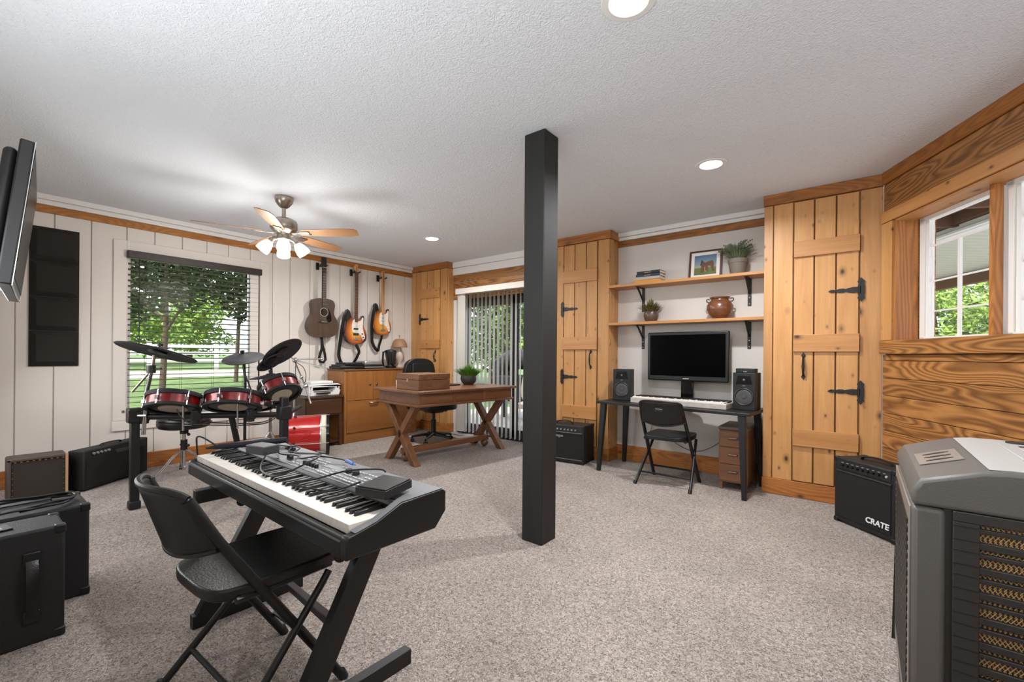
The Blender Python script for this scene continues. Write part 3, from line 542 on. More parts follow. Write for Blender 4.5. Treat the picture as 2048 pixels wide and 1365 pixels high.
kcable([(.48,.17,.735),(.62,.09,.70),(.78,.09,.702),(.83,.17,.74),(.78,.26,.75),(.66,.30,.735),(.5,.26,.728),(.4,.32,.73),(.3,.34,.73)],'black cable looping from the power adapter out over the piano keys')
kcable([(1.20,.19,.735),(1.12,.13,.702),(1.0,.09,.70),(.93,.07,.70)],'short black cable leaving the flat electronics box across the keys')
kcable([(.90,.10,.70),(.96,.15,.71),(1.03,.24,.735),(1.10,.33,.735),(1.13,.34,.728)],'black cable crossing the buttons in the middle of the piano panel')
kcable([(.2,.32,.73),(.28,.27,.73),(.4,.25,.73),(.52,.21,.73),(.62,.24,.732),(.70,.22,.735),(.72,.29,.735),(.84,.33,.732),(.88,.32,.73)],'thin black cable running along the piano panel to the blue plug')
kcable([(.22,.34,.73),(.35,.28,.735),(.47,.32,.735),(.58,.25,.735),(.68,.33,.735),(.60,.34,.73)],'black cable tangle at the back of the piano panel')
kcable([(-.0,.04,.67),(.0,.035,.74),(.03,.03,.77),(.05,.05,.765),(.09,.10,.72)],'black cable arching over the far left end of the piano',.004)
o=M().c((-.03,0,0),(.03,0,0),.008,.006).c((.03,0,0),(.05,0,0),.003).o('audio_plug',mat('blue_plastic',(60,110,180),.4),loc=(onkb(.93,.31)[0],onkb(.93,.31)[1],.7375),rot=(0,0,R(-10))); tag(o,'small blue plug on the back of the piano panel','plug')
# ---------------------------------------------------------------- folding chairs
def folding_chair(label,loc,rz,sticker=False):
    c=thing('folding_chair',label,'chair',loc,rz)
    for s in (-1,1):
        M().t([(s*.178,-.275,.76),(s*.19,-.20,.62),(s*.215,.20,.0)],.0155,10).o('side_tube',BLKM,c)
        M().t([(s*.195,.15,.405),(s*.20,.12,.37),(s*.245,-.225,.0)],.013,10).o('rear_leg',BLKM,c)
        M().t([(s*.182,-.15,.423),(s*.18,.165,.423)],.013,8).o('seat_rail',BLKM,c)
        for p in ((s*.215,.20,0),(s*.245,-.225,0)): M().c((p[0],p[1],.001),(p[0],p[1]-(.012 if p[1]>0 else -.012),.03),.017,.015).o('foot_cap',BLK,c)
    for q_ in ([(-.213,.158,.105),(.213,.158,.105)],[(-.23,-.13,.10),(.23,-.13,.10)]): M().t(q_,.009).o('crossbar',BLKM,c)
    seat=cat([(-.12,-.212),(0,-.22),(.12,-.212),(.178,-.165),(.195,.0),(.19,.17),(.165,.21),(0,.217),(-.165,.21),(-.19,.17),(-.195,0),(-.178,-.165)],4)
    M().p(seat,.425,.462).o('seat',LEATH if not sticker else BLK,c,bev=.008,seg=3)
    n,mz=22,9; m=M()
    ny=lambda s,t:-.205-.07*t-.06*(1-s*s)
    vs=[];fs=[]
    for i in range(n+1):
        s=-1+2*i/n; sl=.6-.035*(1-s*s); top=.785-.02*s**6
        for j in range(mz+1):
            t=j/mz; vs.append((s*(.195-.015*t),ny(s,t),sl+(top-sl)*t))
    for i in range(n):
        for j in range(mz):
            if sticker and j in(6,) and 9<=i<=12: continue
            a=i*(mz+1)+j; fs.append((a,a+mz+1,a+mz+2,a+1))
    m._a(vs,fs); bk=m.o('backrest',BLK,c); so=bk.modifiers.new('s','SOLIDIFY'); so.thickness=.012; so.offset=0
    e=[(-1+2*i/n) for i in range(n+1)]
    M().t([(s*.18,ny(s,1),.785-.02*s**6) for s in e],.010).t([(s*.195,ny(s,0),.6-.035*(1-s*s)) for s in e],.009).o('backrest_rim',BLK,c)
    if sticker: M().b(.075,.12,-.309,-.3,.695,.722).o('sticker',mat('sticker_blue',(110,150,180),.5),c,rot=(R(-3),0,0),label='small pale blue sticker')
    return c
folding_chair('black folding chair pulled up to the large piano in the foreground',(-1.685,.69,0),R(2))
folding_chair('black folding chair with a small blue sticker at the desk below the shelves',(-1.40,4.165,0),R(1),True)
# ---------------------------------------------------------------- speaker cabinets and amplifiers
def corners(parent,w,d,h,r=.03,bev=.006):
    e=.003; a=w/2-r/2+e/2
    c=M().b(-r/2-e/2,r/2+e/2,-r/2-e/2,r/2+e/2,-r/2-e/2,r/2+e/2).o('corner_guard',BLK,parent,bev=bev); first=True
    for x in (-a,a):
        for y in (r/2-e/2,d-r/2+e/2):
            for z in (r/2+e/2+.001,h-r/2+e/2):
                if first: c.location=(x,y,z); first=False
                else: kid(c,parent,(x,y,z))
a=thing('speaker_cabinet','black vinyl speaker cabinet with a strap handle at the lower left, nearest the camera','speaker',(-2.61,.105,0),R(90))
# local x along face (world +y), local y back (world -x)
M().b(-.2,.2,0,.22,.001,.46).o('cabinet_body',TOLEX,a,bev=.01,seg=3)
corners(a,.4,.22,.46,.032)
for q_ in ((.325,.375),(.09,.14)): M().b(.08,.13,-.008,.002,*q_).o('handle_cap',BLK,a,bev=.004)
M().t([(.105,-.008,.34),(.105,-.03,.31),(.105,-.034,.24),(.105,-.03,.16),(.105,-.008,.12)],.019,8,flat=.25,up=(1,0,0)).o('strap_handle',LEATH,a)
b=thing('speaker_cabinet','black vinyl speaker cabinet under the coiled cable, behind the strap handle cabinet','speaker',(-2.958,.22,0),R(90))
M().b(-.21,.21,0,.30,.001,.44).o('cabinet_body',TOLEX,b,bev=.012,seg=3); corners(b,.42,.30,.44,.034)
M().t([(-.1,.15,.44),(-.09,.15,.462),(.09,.15,.462),(.1,.15,.44)],.016,8,flat=.3,up=(0,1,0)).o('strap_handle',LEATH,b)
cp=[]
for i in range(64):
    t=i/64*2*PI*3; cp.append((-3.09+.11*math.cos(t)*(1+.06*math.sin(i*.7)),.20+.19*math.sin(t)*(1+.05*math.cos(i*.9)),.455+.006*(i//21)+.004*math.sin(i*1.3)))
o=M().t(cp+[(-3.0,.06,.462),(-2.93,.0,.48),(-2.90,-.06,.46)],.0055,7).o('coiled_cable',CAB); tag(o,'black cable coiled on top of the rear speaker cabinet at left','cable')
o=M().b(-.022,.022,-.075,.075,0,.05).o('cable_wrap',LEATH,loc=(-3.09,.25,.452),rot=(0,0,R(70)),bev=.01); 
bpy.data.objects.remove(o)
t=thing('label_tag','small dark tag with pale print lying on the strap handle cabinet','tag',(-2.72,.10,.461),R(8))
M().b(-.04,.04,-.06,.06,0,.006).o('tag_body',BLK,t,bev=.002); q=M()
for i in range(4): q.b(-.024,.024,-.045+i*.022,-.033+i*.022,.006,.0066)
q.o('print',mat('pale_print',(150,158,166),.5),t)
BRT=mat('brown_vinyl',(70,60,52),.6,bump=.4,bscale=200)
b=thing('speaker_cabinet','brown vinyl open backed speaker cabinet against the white wall','speaker',(-5.125,.445,0),R(90))
M().b(-.165,.165,.02,.23,.0,.345).o('cabinet_body',BRT,b,bev=.015,seg=3); M().b(-.165,-.145,0,.03,.002,.343).b(.15,.165,0,.03,.002,.343).b(-.165,.165,0,.03,.325,.345).b(-.165,.165,0,.03,.0,.02).o('front_rim',BRT,b,bev=.004)
M().b(.152,.168,-.002,.032,.002,.347).o('bare_edge',mat('raw_wood',(176,138,96),.6),b); M().b(-.145,.15,.012,.022,.02,.325).o('back_panel',mat('dark_board',(44,38,32),.9,bump=.5,bscale=100),b)
q=M()
for i in range(9): q.b(-.13+i*.033,-.118+i*.033,.008,.012,.314,.322)
for i in range(6): q.c((-.138,.012,.06+i*.045),(-.138,.006,.06+i*.045),.003,n=6); q.c((.142,.012,.06+i*.045),(.142,.006,.06+i*.045),.003,n=6)
q.o('tack',mat('brass',(190,160,100),.35,1),b)
def amp(label,loc,rz,w,d,h,kind,tilt=0):
    a=thing('guitar_amplifier',label,'amplifier',loc,rz)
    X=RX(tilt) 
    M().b(-w/2,w/2,.0,d,.012,h,X).o('cabinet_body',TOLEX,a,bev=.01,seg=3)
    q=M(); 
    for x in (-w/2+.04,w/2-.04):
        for y in (.04,d-.04): q.c((x,y,.0),(x,y,.014),.014,n=10)
    q.o('rubber_foot',BLK,a)
    return a
# small amp near the diagonal wall
a=amp('black practice amplifier with white CRATE lettering beside the right pine cupboard',(.012,3.84,0),math.atan2(-.305,.323),.445,.25,.465,0)
M().b(-.195,.195,-.004,.004,.05,.37).o('grille',GRILLE,a); M().b(-.2,.2,-.008,.004,.37,.378).o('grille_trim',mat('trim_silver_dark',(96,96,96),.35,.8),a)
M().b(-.195,.195,-.004,.004,.39,.445).o('control_plate',mat('plate_dark',(34,34,34),.4),a); q=M()
for i in range(9): q.c((-.15+i*.038,-.003,.418),(-.15+i*.038,-.02,.418),.011,.009,n=12)
q.o('control_knob',BLK,a); q=M()
for i in range(9): q.b(-.158+i*.038,-.142+i*.038,-.0055,-.004,.433,.436)
q.c((.17,-.003,.418),(.17,-.012,.418),.008).o('print',mat('print_grey',(170,170,170),.5),a)
M().t(cat([(-.11,.11,.463),(-.09,.11,.485),(0,.11,.495),(.09,.11,.485),(.11,.11,.463)],5,False),.014,8,flat=.4,up=(0,1,0)).o('strap_handle',BLK,a)
corners(a,.445,.25,.465,.03)
text('CRATE',.052,mat('logo_white',(225,225,225),.5),a,(.105,-.0055,.095),(R(90),0,0),bold=.0012,shear=.12)
# amp behind the post
a=amp('black combo amplifier with small silver logo partly behind the black post',(-2.615,4.19,0),R(6),.56,.30,.415,0)
M().b(-.262,.262,-.004,.004,.05,.335).o('grille',GRILLE,a); M().b(-.262,.262,-.008,.002,.334,.342).b(-.262,.262,-.008,.002,.044,.052).o('piping',NICK,a)
M().b(-.262,.262,-.003,.004,.345,.395).o('control_plate',mat('plate_dark',(34,34,34),.4),a); q=M()
for i in range(10): q.c((-.2+i*.043,-.003,.37),(-.2+i*.043,-.016,.37),.009,n=10)
q.o('control_knob',mat('knob_silver',(150,150,150),.4,.4),a)
M().t(cat([(-.1,.12,.413),(-.08,.12,.44),(0,.12,.452),(.08,.12,.44),(.1,.12,.413)],5,False),.014,8,flat=.4,up=(0,1,0)).o('strap_handle',BLK,a)
corners(a,.56,.3,.415,.03); text('Pimgus',.042,MATS['knob_silver'],a,(-.02,-.0055,.298),(R(90),0,0),bold=.001)
# amp on the floor by the left wall
ang=math.atan2(1.20-.70,-5.50+5.10)
a=amp('long black amplifier with silver badge beneath the left wall window','' or (-5.335,.965,0),ang,.66,.14,.345,0)
M().b(-.31,.31,-.004,.004,.03,.265).o('grille',GRILLE,a); q=M()
for i in range(5): q.c((-.25+i*.036,-.003,.31),(-.25+i*.036,-.016,.31),.01,n=10)
q.o('control_knob',MATS['knob_silver'],a)
M().p([(-.13,0),(.13,0),(.09,-.05),(-.09,-.05)],-.008,.0,T(.09,0,.30)@RX(R(90))).o('badge',mat('badge_silver',(120,120,120),.35,.7),a,bev=.002)
q=M()
for i in range(4): q.b(-.09+.09,.09+.09,.007,.0095,.258+i*.01,.262+i*.01)
bpy.data.objects.remove(q.o('badge_line',BLK,a)) 
M().t(cat([(-.1,.07,.343),(-.08,.07,.362),(.08,.07,.362),(.1,.07,.343)],5,False),.013,8,flat=.4,up=(0,1,0)).o('strap_handle',BLK,a)
# ---------------------------------------------------------------- x-leg writing desk
dk=thing('writing_desk','dark brown wooden writing desk with crossed x-shaped legs','desk',(-3.89,3.706,0),R(-5.4))
WD,LD=.445,.735
M().b(-WD,WD,-LD,LD,.772,.80).o('desktop',DY,dk,bev=.006)
M().b(-WD+.05,WD-.05,-LD+.05,LD-.05,.66,.772).o('apron',DY,dk,bev=.002)
for x0,x1,y0,y1 in ((-WD+.03,WD-.03,-LD+.03,LD-.03),): M().b(x0,x1,y0,y1,.632,.66).o('apron_molding',DY,dk,bev=.006)
M().b(WD-.053,WD-.045,-LD+.05,-LD+.13,.66,.772).b(WD-.053,WD-.045,-.24,-.2,.66,.772).b(WD-.053,WD-.045,.2,.24,.66,.772).o('apron_stile',DZ,dk)
for y in (-.63,.64):
    for s in (1,-1):
        q=M().p([(-.31,.0),(-.215,.0),(.31,.634),(.215,.634)],-.036,.036,Matrix(((s,0,0,0),(0,0,1,y),(0,1,0,0),(0,0,0,1))))
        q.o('leg',DZ,dk,bev=.004)
    M().c((0,y-.042,.315),(0,y+.042,.315),.02,n=14).s_((0,y-.042,.345),.007,8,6).s_((0,y-.042,.285),.007,8,6).o('bolt',mat('bolt_dark',(50,34,24),.4,.5),dk)
M().b(-.035,.035,-.63,.64,.085,.15).o('stretcher',DY,dk,bev=.004)
for y in (-.58,.60): M().s_((0,y,.05),.05,16,10,(1,1,.96)).o('bun_foot',DZ,dk)
o=thing('wooden_box','closed wooden box with a plain lid on the near end of the writing desk','box',(-3.845,3.285,.801),R(-3))
M().b(-.2,.2,-.215,.215,0,.105).o('box_body',WX,o,bev=.003); M().b(-.202,.202,-.217,.217,.108,.17).o('lid',WX,o,bev=.004); M().b(-.01,.02,-.22,-.214,.085,.115).o('clasp',NICK,o)
o=M().l([(0,0),(.03,0),(.034,.08),(.031,.08),(.028,.006),(0,.006)]).o('cup',WHT,loc=(-4.17,3.20,.801)); tag(o,'small white cup on the desk beside the wooden box','cup')
o=M().b(-.15,.15,-.11,.11,0,.014).o('closed_laptop',SATB,loc=(-4.09,3.86,.801),rot=(0,0,R(-5)),bev=.004); tag(o,'thin black closed laptop lying flat near the green desk plant','laptop')
def blades(name,m,parent,n,r,h,w,z,spread=1.0,droop=.0,r0=.2):
    ob=M()
    for i in range(n):
        a=random.uniform(0,2*PI); t=random.random()**.6*spread; hh=h*random.uniform(.7,1.1)*(1-.35*t); R_=r*t; wv=w*random.uniform(.7,1.2)
        pts=[]
        for k in range(5):
            s=k/4; rad=R_*(s**1.3)+r0*r*t; zz=z+hh*(s-(droop+.25*t)*s*s*s); pts.append((rad*math.cos(a),rad*math.sin(a),zz))
        tx,ty=-math.sin(a),math.cos(a); vs=[]
        for k,p in enumerate(pts):
            q=wv*(.5+1.2*(k/4)-1.65*(k/4)**2); q=max(q,.0004); vs+= [(p[0]-tx*q,p[1]-ty*q,p[2]),(p[0]+tx*q,p[1]+ty*q,p[2]+.0005)]
        ob._a(vs,[(2*k,2*k+1,2*k+3,2*k+2) for k in range(4)])
    me=bpy.data.meshes.new(name); me.from_pydata(ob.v,[],ob.f); me.materials.append(m); o=bpy.data.objects.new(name,me); COL.objects.link(o); o.parent=parent; o['kind']='stuff'; return o
G1=mat('leaf_green',(84,128,38),.5,var=.35,vscale=30); G2=mat('leaf_sage',(92,104,74),.6,var=.3,vscale=30); G3=mat('leaf_bronze',(104,98,48),.5,var=.5,vscale=12); SOIL=mat('soil',(40,30,24),1)
p=thing('potted_grass','bright green grassy plant in round charcoal pot on the writing desk','plant',(-3.93,4.20,.801))
p.location=(-3.97,4.14,.801)
M().l([(0,0),(.06,0),(.092,.03),(.104,.07),(.1,.105),(.088,.13),(.08,.13),(.09,.10),(.0,.1)]).o('pot',mat('charcoal_pot',(58,56,55),.5),p); blades('foliage',G1,p,1100,.125,.17,.0045,.10,1,.0,.75)
# ---------------------------------------------------------------- office chair
oc=thing('office_chair','black leather swivel office chair behind the writing desk','chair',(-4.55,4.07,0),R(-8))
# faces +x
bk=cat([(-.0,-.20),(.05,-.235),(.25,-.25),(.42,-.22),(.49,-.13),(.505,0),(.49,.13),(.42,.22),(.25,.25),(.05,.235),(0,.20)],4)
BM=Matrix(((0,0,1,-.36),(0,1,0,0),(1,0,0,.62),(0,0,0,1)))
q=M().p([(a,b) for a,b in bk],-.05,.03,T(0,0,0)@BM); q.o('backrest',LEATH,oc,bev=.03,seg=4)
M().b(-.335,-.31,-.14,.14,.70,1.06).o('backrest_cushion',LEATH,oc,bev=.02,seg=3)
st=cat([(-.27,-.2),(-.1,-.25),(.12,-.25),(.25,-.2),(.28,0),(.25,.2),(.12,.25),(-.1,.25),(-.27,.2),(-.29,0)],4)
M().p(st,.44,.54).o('seat',LEATH,oc,bev=.04,seg=4)
M().t([(-.1,0,.44),(-.34,0,.45),(-.40,0,.55),(-.39,0,.75)],.025,8,flat=.5,up=(0,1,0)).o('back_support',BLK,oc)
M().b(-.1,.1,-.09,.09,.40,.44).c((0,0,.12),(0,0,.30),.034).c((0,0,.28),(0,0,.41),.02).t([(.02,.09,.41),(.03,.2,.40)],.006).o('gas_column',BLK,oc)
for s in (-1,1): M().t(cat([(-.2,s*.2,.45),(-.18,s*.29,.47),(-.15,s*.31,.60),(-.05,s*.31,.66),(.1,s*.31,.66)],5,False),.016).o('armrest',BLK,oc)
l0=None;w0=None
for k in range(5):
    a=2*PI*k/5+.3
    if not l0:
        l0=M().t([(.02,0,.11),(.16,0,.095),(.29,0,.075)],[.03,.024,.017],8,flat=.7).o('base_leg',BLK,oc,rot=(0,0,a)); w0=M().c((.28,-.025,.026),(.28,.025,.026),.025,n=14).c((.28,0,.03),(.29,0,.075),.008).o('caster',BLK,oc,rot=(0,0,a))
    else: kid(l0,oc,rot=(0,0,a)); kid(w0,oc,rot=(0,0,a))
# ---------------------------------------------------------------- oak office cabinet on left wall
X1=-5.30
oc2=thing('office_cabinet','honey oak office cabinet with two doors over one wide drawer on left wall','cabinet',(XA+.03,3.20,0))
D=X1-XA-.03
M().b(0,D-.02,0,1.2,.002,.955).o('carcass',OZ,oc2,bev=.002); M().b(-.0,D+.008,-.01,1.21,.957,.978).o('cabinet_top',wood('oak_dark_y',(96,62,36),(126,84,50),'y',0,rough=.35),oc2,bev=.003)
for a,b in ((.035,.435),(.439,.82),(.824,1.19)): 
    M().b(D-.02,D,a,b,.56,.95).o('door',OZ,oc2,bev=.002)
for a,b in ((.035,1.19),): M().b(D-.02,D,a,b,.135,.553).o('drawer',OY,oc2,bev=.002)
M().b(D-.02,D-.002,0,.033,.002,.95).o('corner_post',OZ,oc2,bev=.006); M().b(D-.02,D-.012,.033,1.19,.002,.132).o('plinth',OY,oc2)
for y in (.385,.49): M().l([(0,0),(.017,0),(.017,.004),(.008,.006),(.008,.012),(0,.012)],18,T(D,y,.765)@RY(R(90))).o('round_pull',NICK,oc2)
M().t([(D,.37,.52),(D+.025,.39,.515),(D+.025,.50,.515),(D,.52,.52)],.008).o('drawer_pull',NICK,oc2)
def ontop(y,x=-5.52): return (x,y,.979)
o=thing('flat_scanner','flat black scanner lying at the left end of the oak cabinet','scanner',ontop(3.36,-5.5))
M().b(-.14,.14,-.19,.17,0,.04).b(-.13,.13,-.10,.15,.04,.085).o('scanner_body',BLK,o,bev=.01); M().b(-.12,.13,-.17,-.11,.041,.06).o('scanner_lid',GREY,o,bev=.004)
o=thing('tape_deck','silver and black flat stacked machine next to scanner on oak cabinet','machine',ontop(3.70,-5.5))
M().b(-.12,.12,-.16,.17,0,.05).o('machine_base',BLK,o,bev=.006); M().b(-.11,.125,-.15,.13,.052,.105).o('machine_cover',mat('silver_grey',(176,172,168),.3,.6),o,bev=.012); M().b(.119,.1215,-.15,.16,.012,.028).o('silver_band',MATS['silver_grey'],o)
o=thing('coffee_maker','black and steel coffee maker on oak cabinet beside the lamp','coffee maker',ontop(4.08,-5.52))
M().l([(0,0),(.075,0),(.08,.01),(.08,.03),(.055,.035),(.05,.045),(0,.045)]).o('base',BLK,o); M().l([(.05,.046),(.06,.10),(.085,.21),(.088,.24),(.0,.24)]).o('carafe',mat('smoked_steel',(70,66,60),.2,.7),o); M().b(.0,.09,-.03,.03,.05,.235).o('dark_panel',BLK,o,bev=.01); M().l([(0,.241),(.085,.241),(.08,.262),(.02,.275),(0,.275)]).o('lid',BLK,o)
M().t([(0,-.09,.24),(0,-.13,.235),(0,-.14,.1),(0,-.12,.02)],.014).o('side_handle',BLK,o)
o=thing('table_lamp','table lamp with brown domed shade and pale turned base on oak cabinet','lamp',(-5.60,4.30,.979))
M().l([(0,0),(.05,0),(.052,.012),(.025,.025),(.02,.05),(.045,.11),(.06,.16),(.055,.20),(.03,.25),(.015,.27),(.015,.31),(0,.31)]).o('lamp_base',mat('pale_ceramic',(205,190,170),.4),o)
M().l([(.118,.31),(.12,.312),(.112,.36),(.09,.41),(.06,.435),(.02,.44),(.02,.435),(.058,.43),(.086,.405),(.108,.358)],ring=True).o('lamp_shade',mat('shade_brown',(150,112,82),.6),o); M().c((0,0,.44),(0,0,.475),.006).s_((0,0,.485),.013,10,7).o('finial',NICK,o)
# dark side table and printer
o=thing('side_table','dark walnut side table carrying the white printer','table',(XA+.03,2.66,0))
D2=.43
M().b(0,D2+.01,0,.52,.62,.645).o('table_top',WN,o,bev=.003); M().b(.01,D2,.015,.505,.40,.618).o('drawer_box',WN,o,bev=.002); M().b(D2,D2+.008,.03,.49,.42,.60).o('drawer_front',WN,o,bev=.003)
for x in (.01,D2-.04):
    for y in (.012,.468): M().b(x,x+.04,y,y+.04,0,.40).o('leg',WN,o,bev=.002)
M().b(.02,D2-.01,.02,.5,.05,.07).o('lower_shelf',WN,o)
o=thing('printer','white inkjet printer with open black tray on walnut side table','printer',(-5.50,2.96,.646))
M().b(-.15,.15,-.20,.20,.0,.06).b(-.15,.15,-.2,-.155,.06,.125).b(-.15,.15,.14,.20,.06,.125).b(-.15,-.02,-.155,.14,.06,.125).b(-.15,.15,-.2,.2,.125,.15).o('printer_body',WHT,o,bev=.012,seg=3)
M().b(-.14,.10,-.16,.14,.151,.185).o('printer_lid',WHT,o,bev=.012); M().b(-.02,-.015,-.15,.135,.061,.124).b(-.02,.16,-.15,.10,.058,.066).b(.15,.2,-.12,.05,.03,.045).o('output_tray',BLK,o,bev=.002)
q=M(); q.c((.148,.17,.105),(.153,.17,.105),.01).o('power_button',BLK,o)
# ---------------------------------------------------------------- studio desk, screen, speakers
sd=thing('studio_desk','thin black topped desk with splayed black legs below the wall shelves','desk',(-2.157,4.15,0),R(-4.1))
M().b(0,1.45,0,.57,.69,.715).o('desktop',BLKM,sd,bev=.003)
for x,s in ((.05,-1),(1.40,1)):
    for y,f in ((.04,-1),(.52,1)):
        fx=x-s*.0+ (s*.012); fy=y-(.04 if f<0 else -.02)
        M()._a([(fx-.018,fy-.018,0.001),(fx+.018,fy-.018,0.001),(fx+.018,fy+.018,0.001),(fx-.018,fy+.018,0.001),(x-.028-s*.02,y-.028,.69),(x+.028-s*.02,y-.028,.69),(x+.028-s*.02,y+.028,.69),(x-.028-s*.02,y+.028,.69)],[(0,3,2,1),(4,5,6,7),(0,1,5,4),(1,2,6,5),(2,3,7,6),(3,0,4,7)]).o('leg',BLKM,sd,bev=.004)
def sdp(x,y): 
    v=Matrix.Rotation(R(-4.1),4,'Z')@Vector((x,y,0)); return (-2.157+v.x,4.15+v.y,.716)
def monitor_speaker(label,loc,rz):
    s=thing('studio_speaker',label,'speaker',loc,rz,'studio speakers on black desk')
    M().b(-.09,.09,.0,.2,0,.325).o('cabinet',BLK,s,bev=.004)
    M().l([(.066,0),(.076,-.001),(.078,-.005),(.072,-.008),(.064,-.004)],30,ring=True,x=T(0,0,.115)@RX(R(90))@Matrix.Scale(-1,4,(0,0,1))).o('woofer_ring',mat('ring_dark',(50,50,50),.3,.3),s)
    M().l([(.064,.001),(.05,.0035),(.02,.001),(.018,.006),(0,.008)],30,T(0,0,.115)@RX(R(90))).o('woofer_cone',mat('cone',(70,68,68),.35,.1),s)
    M().p([(-.065,0),(.065,0),(.05,.075),(-.05,.075)],0,.003,T(0,0,.225)@RX(R(90))).o('waveguide',BLKG,s,bev=.001); M().s_((0,-.003,.262),.011,12,8).o('tweeter',mat('tweeter_grey',(90,90,90),.4),s)
    M().b(-.012,.012,-.004,.0,.209,.215).o('badge',NICK,s)
    return s
monitor_speaker('black studio speaker left of the computer screen',(-1.975,4.37,.716),R(12))
monitor_speaker('black studio speaker right of the screen carrying a small audio interface',(-.805,4.30,.716),R(-3))
o=thing('audio_interface','small black audio interface with knobs on top of the right studio speaker','interface',(-.800,4.39,1.042),R(-3))
M().b(-.075,.075,-.06,.06,0,.036).o('case',BLK,o,bev=.003); q=M()
for i in range(5): q.c((-.055+i*.027,-.06,.018),(-.055+i*.027,-.07,.018),.008,n=10)
q.o('knob',mat('ring_dark',(50,50,50)),o); M().b(-.012,.012,-.062,-.06,.006,.014).o('print',LED,o)
o=thing('computer_monitor','wide black computer screen with thick bezel standing on the studio desk','monitor',(-1.39,4.60,.716),R(-1))
M().b(-.40,.40,.0,.05,.215,.715).o('bezel',BLK,o,bev=.012,seg=3); M().b(-.37,.37,-.003,.002,.265,.685).o('screen',SCR,o,bev=.001); M().b(-.22,.22,.05,.09,.28,.62).o('rear_shell',BLK,o,bev=.02)
M().b(-.06,.06,.03,.07,.012,.25).o('stand_neck',BLKG,o,bev=.006); M().p(cat([(-.17,-.02),(-.05,-.10),(.05,-.10),(.17,-.02),(.12,.09),(-.12,.09)],4),.0,.014).o('stand_base',BLKG,o,bev=.003)
M().b(-.03,.03,-.0035,0,.236,.243).o('badge',mat('badge_white',(190,190,190),.4),o)
# small keyboard
k2=thing('midi_keyboard','slim silver grey music keyboard lying on the studio desk below the screen','keyboard',(-1.82,4.235,.716),R(-3))
SILV=mat('worn_silver',(176,168,160),.45,.1,var=.12,vscale=25)
M().b(0,.90,0,.22,0,.05).o('case',SILV,k2,bev=.004); M().p([(.10,.05),(.22,.056),(.22,.068),(.10,.062)],0.01,.89,PM).o('rear_panel',SATB,k2,bev=.002)
k0=b0=None; w_=.86/44
for i in range(44):
    x=.02+i*w_
    if not k0: k0=M().b(.0005,w_-.0005,0,.105,.05,.062).o('white_key',IVORY,k2,loc=(x,.005,0),bev=.001)
    else: kid(k0,k2,(x,.005,0))
    if i<43 and i%7 not in(2,6):
        if not b0: b0=M().b(0,.011,.045,.105,.060,.072).o('black_key',KEYB,k2,loc=(x+w_-.0055,.005,0),bev=.0015)
        else: kid(b0,k2,(x+w_-.0055,.005,0))
# drawer pedestal
o=thing('drawer_pedestal','small walnut three-drawer pedestal under the right end of the studio desk','cabinet',(-1.0,4.265,0),R(0))
M().b(0,.235,.012,.42,.07,.53).o('carcass',WX,o,bev=.002)
for x in (.005,.205):
    for y in (.02,.385): M().b(x,x+.025,y,y+.03,0,.07).o('leg',WX,o)
for a,b in ((.085,.23),(.236,.38),(.386,.52)):
    d=M().b(.012,.223,.0,.012,a,b).o('drawer',WX,o,bev=.002); M().t([(.08,0,(a+b)/2+.01),(.085,-.016,(a+b)/2+.01),(.15,-.016,(a+b)/2+.01),(.155,0,(a+b)/2+.01)],.006).o('drawer_pull',mat('pewter',(120,112,102),.35,.8),d)
M().b(-.004,.239,.005,.42,.532,.562).o('seat_pad',mat('taupe_pad',(112,98,84),.6),o,bev=.008)
# wall shelves
for i,(z,lb) in enumerate(((1.935,'upper pine wall shelf with books, picture and sage plant'),(1.52,'lower pine wall shelf with bronze plant and clay pot'))):
    s=thing('wall_shelf',lb,'shelf',(-2.213,4.54,z),group='pine shelves in the niche')
    M().b(.0,1.531,0,.253,0,.028).o('board',PX,s,bev=.002)
    for x in (.30,1.36):
        q=M().b(x-.016,x+.016,.248,.253,-.26,-.001).b(x-.016,x+.016,.06,.25,-.006,-.001)
        q.t([(x,.245,-.14),(x,.13,-.045),(x,.08,-.008)],.014,4,flat=.4,up=(1,0,0)).o('bracket',IRON,s,bev=.001)
        q=M(); 
        for z_ in (-.24,-.18): q.c((x,.248,z_),(x,.244,z_),.005,n=8)
        q.o('screw',NICK,s)
Z1,Z2=1.964,1.549
bk=[('dark_tan','black hardback lying at the top of the book stack on the upper shelf',(34,32,32),.03,.255),('b','dark blue hardback, second from the top of the book stack on the shelf',(38,50,66),.028,.265),('c','pale grey hardback, third from the top of the shelf book stack',(176,168,160),.03,.27),('d','golden tan book at the bottom of the stack on the upper shelf',(206,142,56),.034,.28)]
z=Z1+.0
for i,(k,lb,c,h,w) in enumerate(reversed(bk)):
    t=thing('book',lb,'book',(-1.80+.006*i,4.67,z+.0005),R(2-1.5*i),'book stack on upper shelf')
    M().b(-w/2,w/2,-.08,.08,0,.003).b(-w/2,w/2,-.08,.08,h-.003,h).b(-w/2,w/2,-.08,-.076,0,h).o('cover',mat('cover_%d'%i,c,.5),t,bev=.001); M().b(-w/2+.004,w/2-.003,-.076,.077,.003,h-.003).o('page_block',mat('paper',(220,206,184),.8),t)
    if i in(2,3): M().b(-.04,.03,-.0808,-.08,h*.35,h*.6).o('spine_title',mat('gilt',(150,140,116),.5),t)
    z+=h+.001
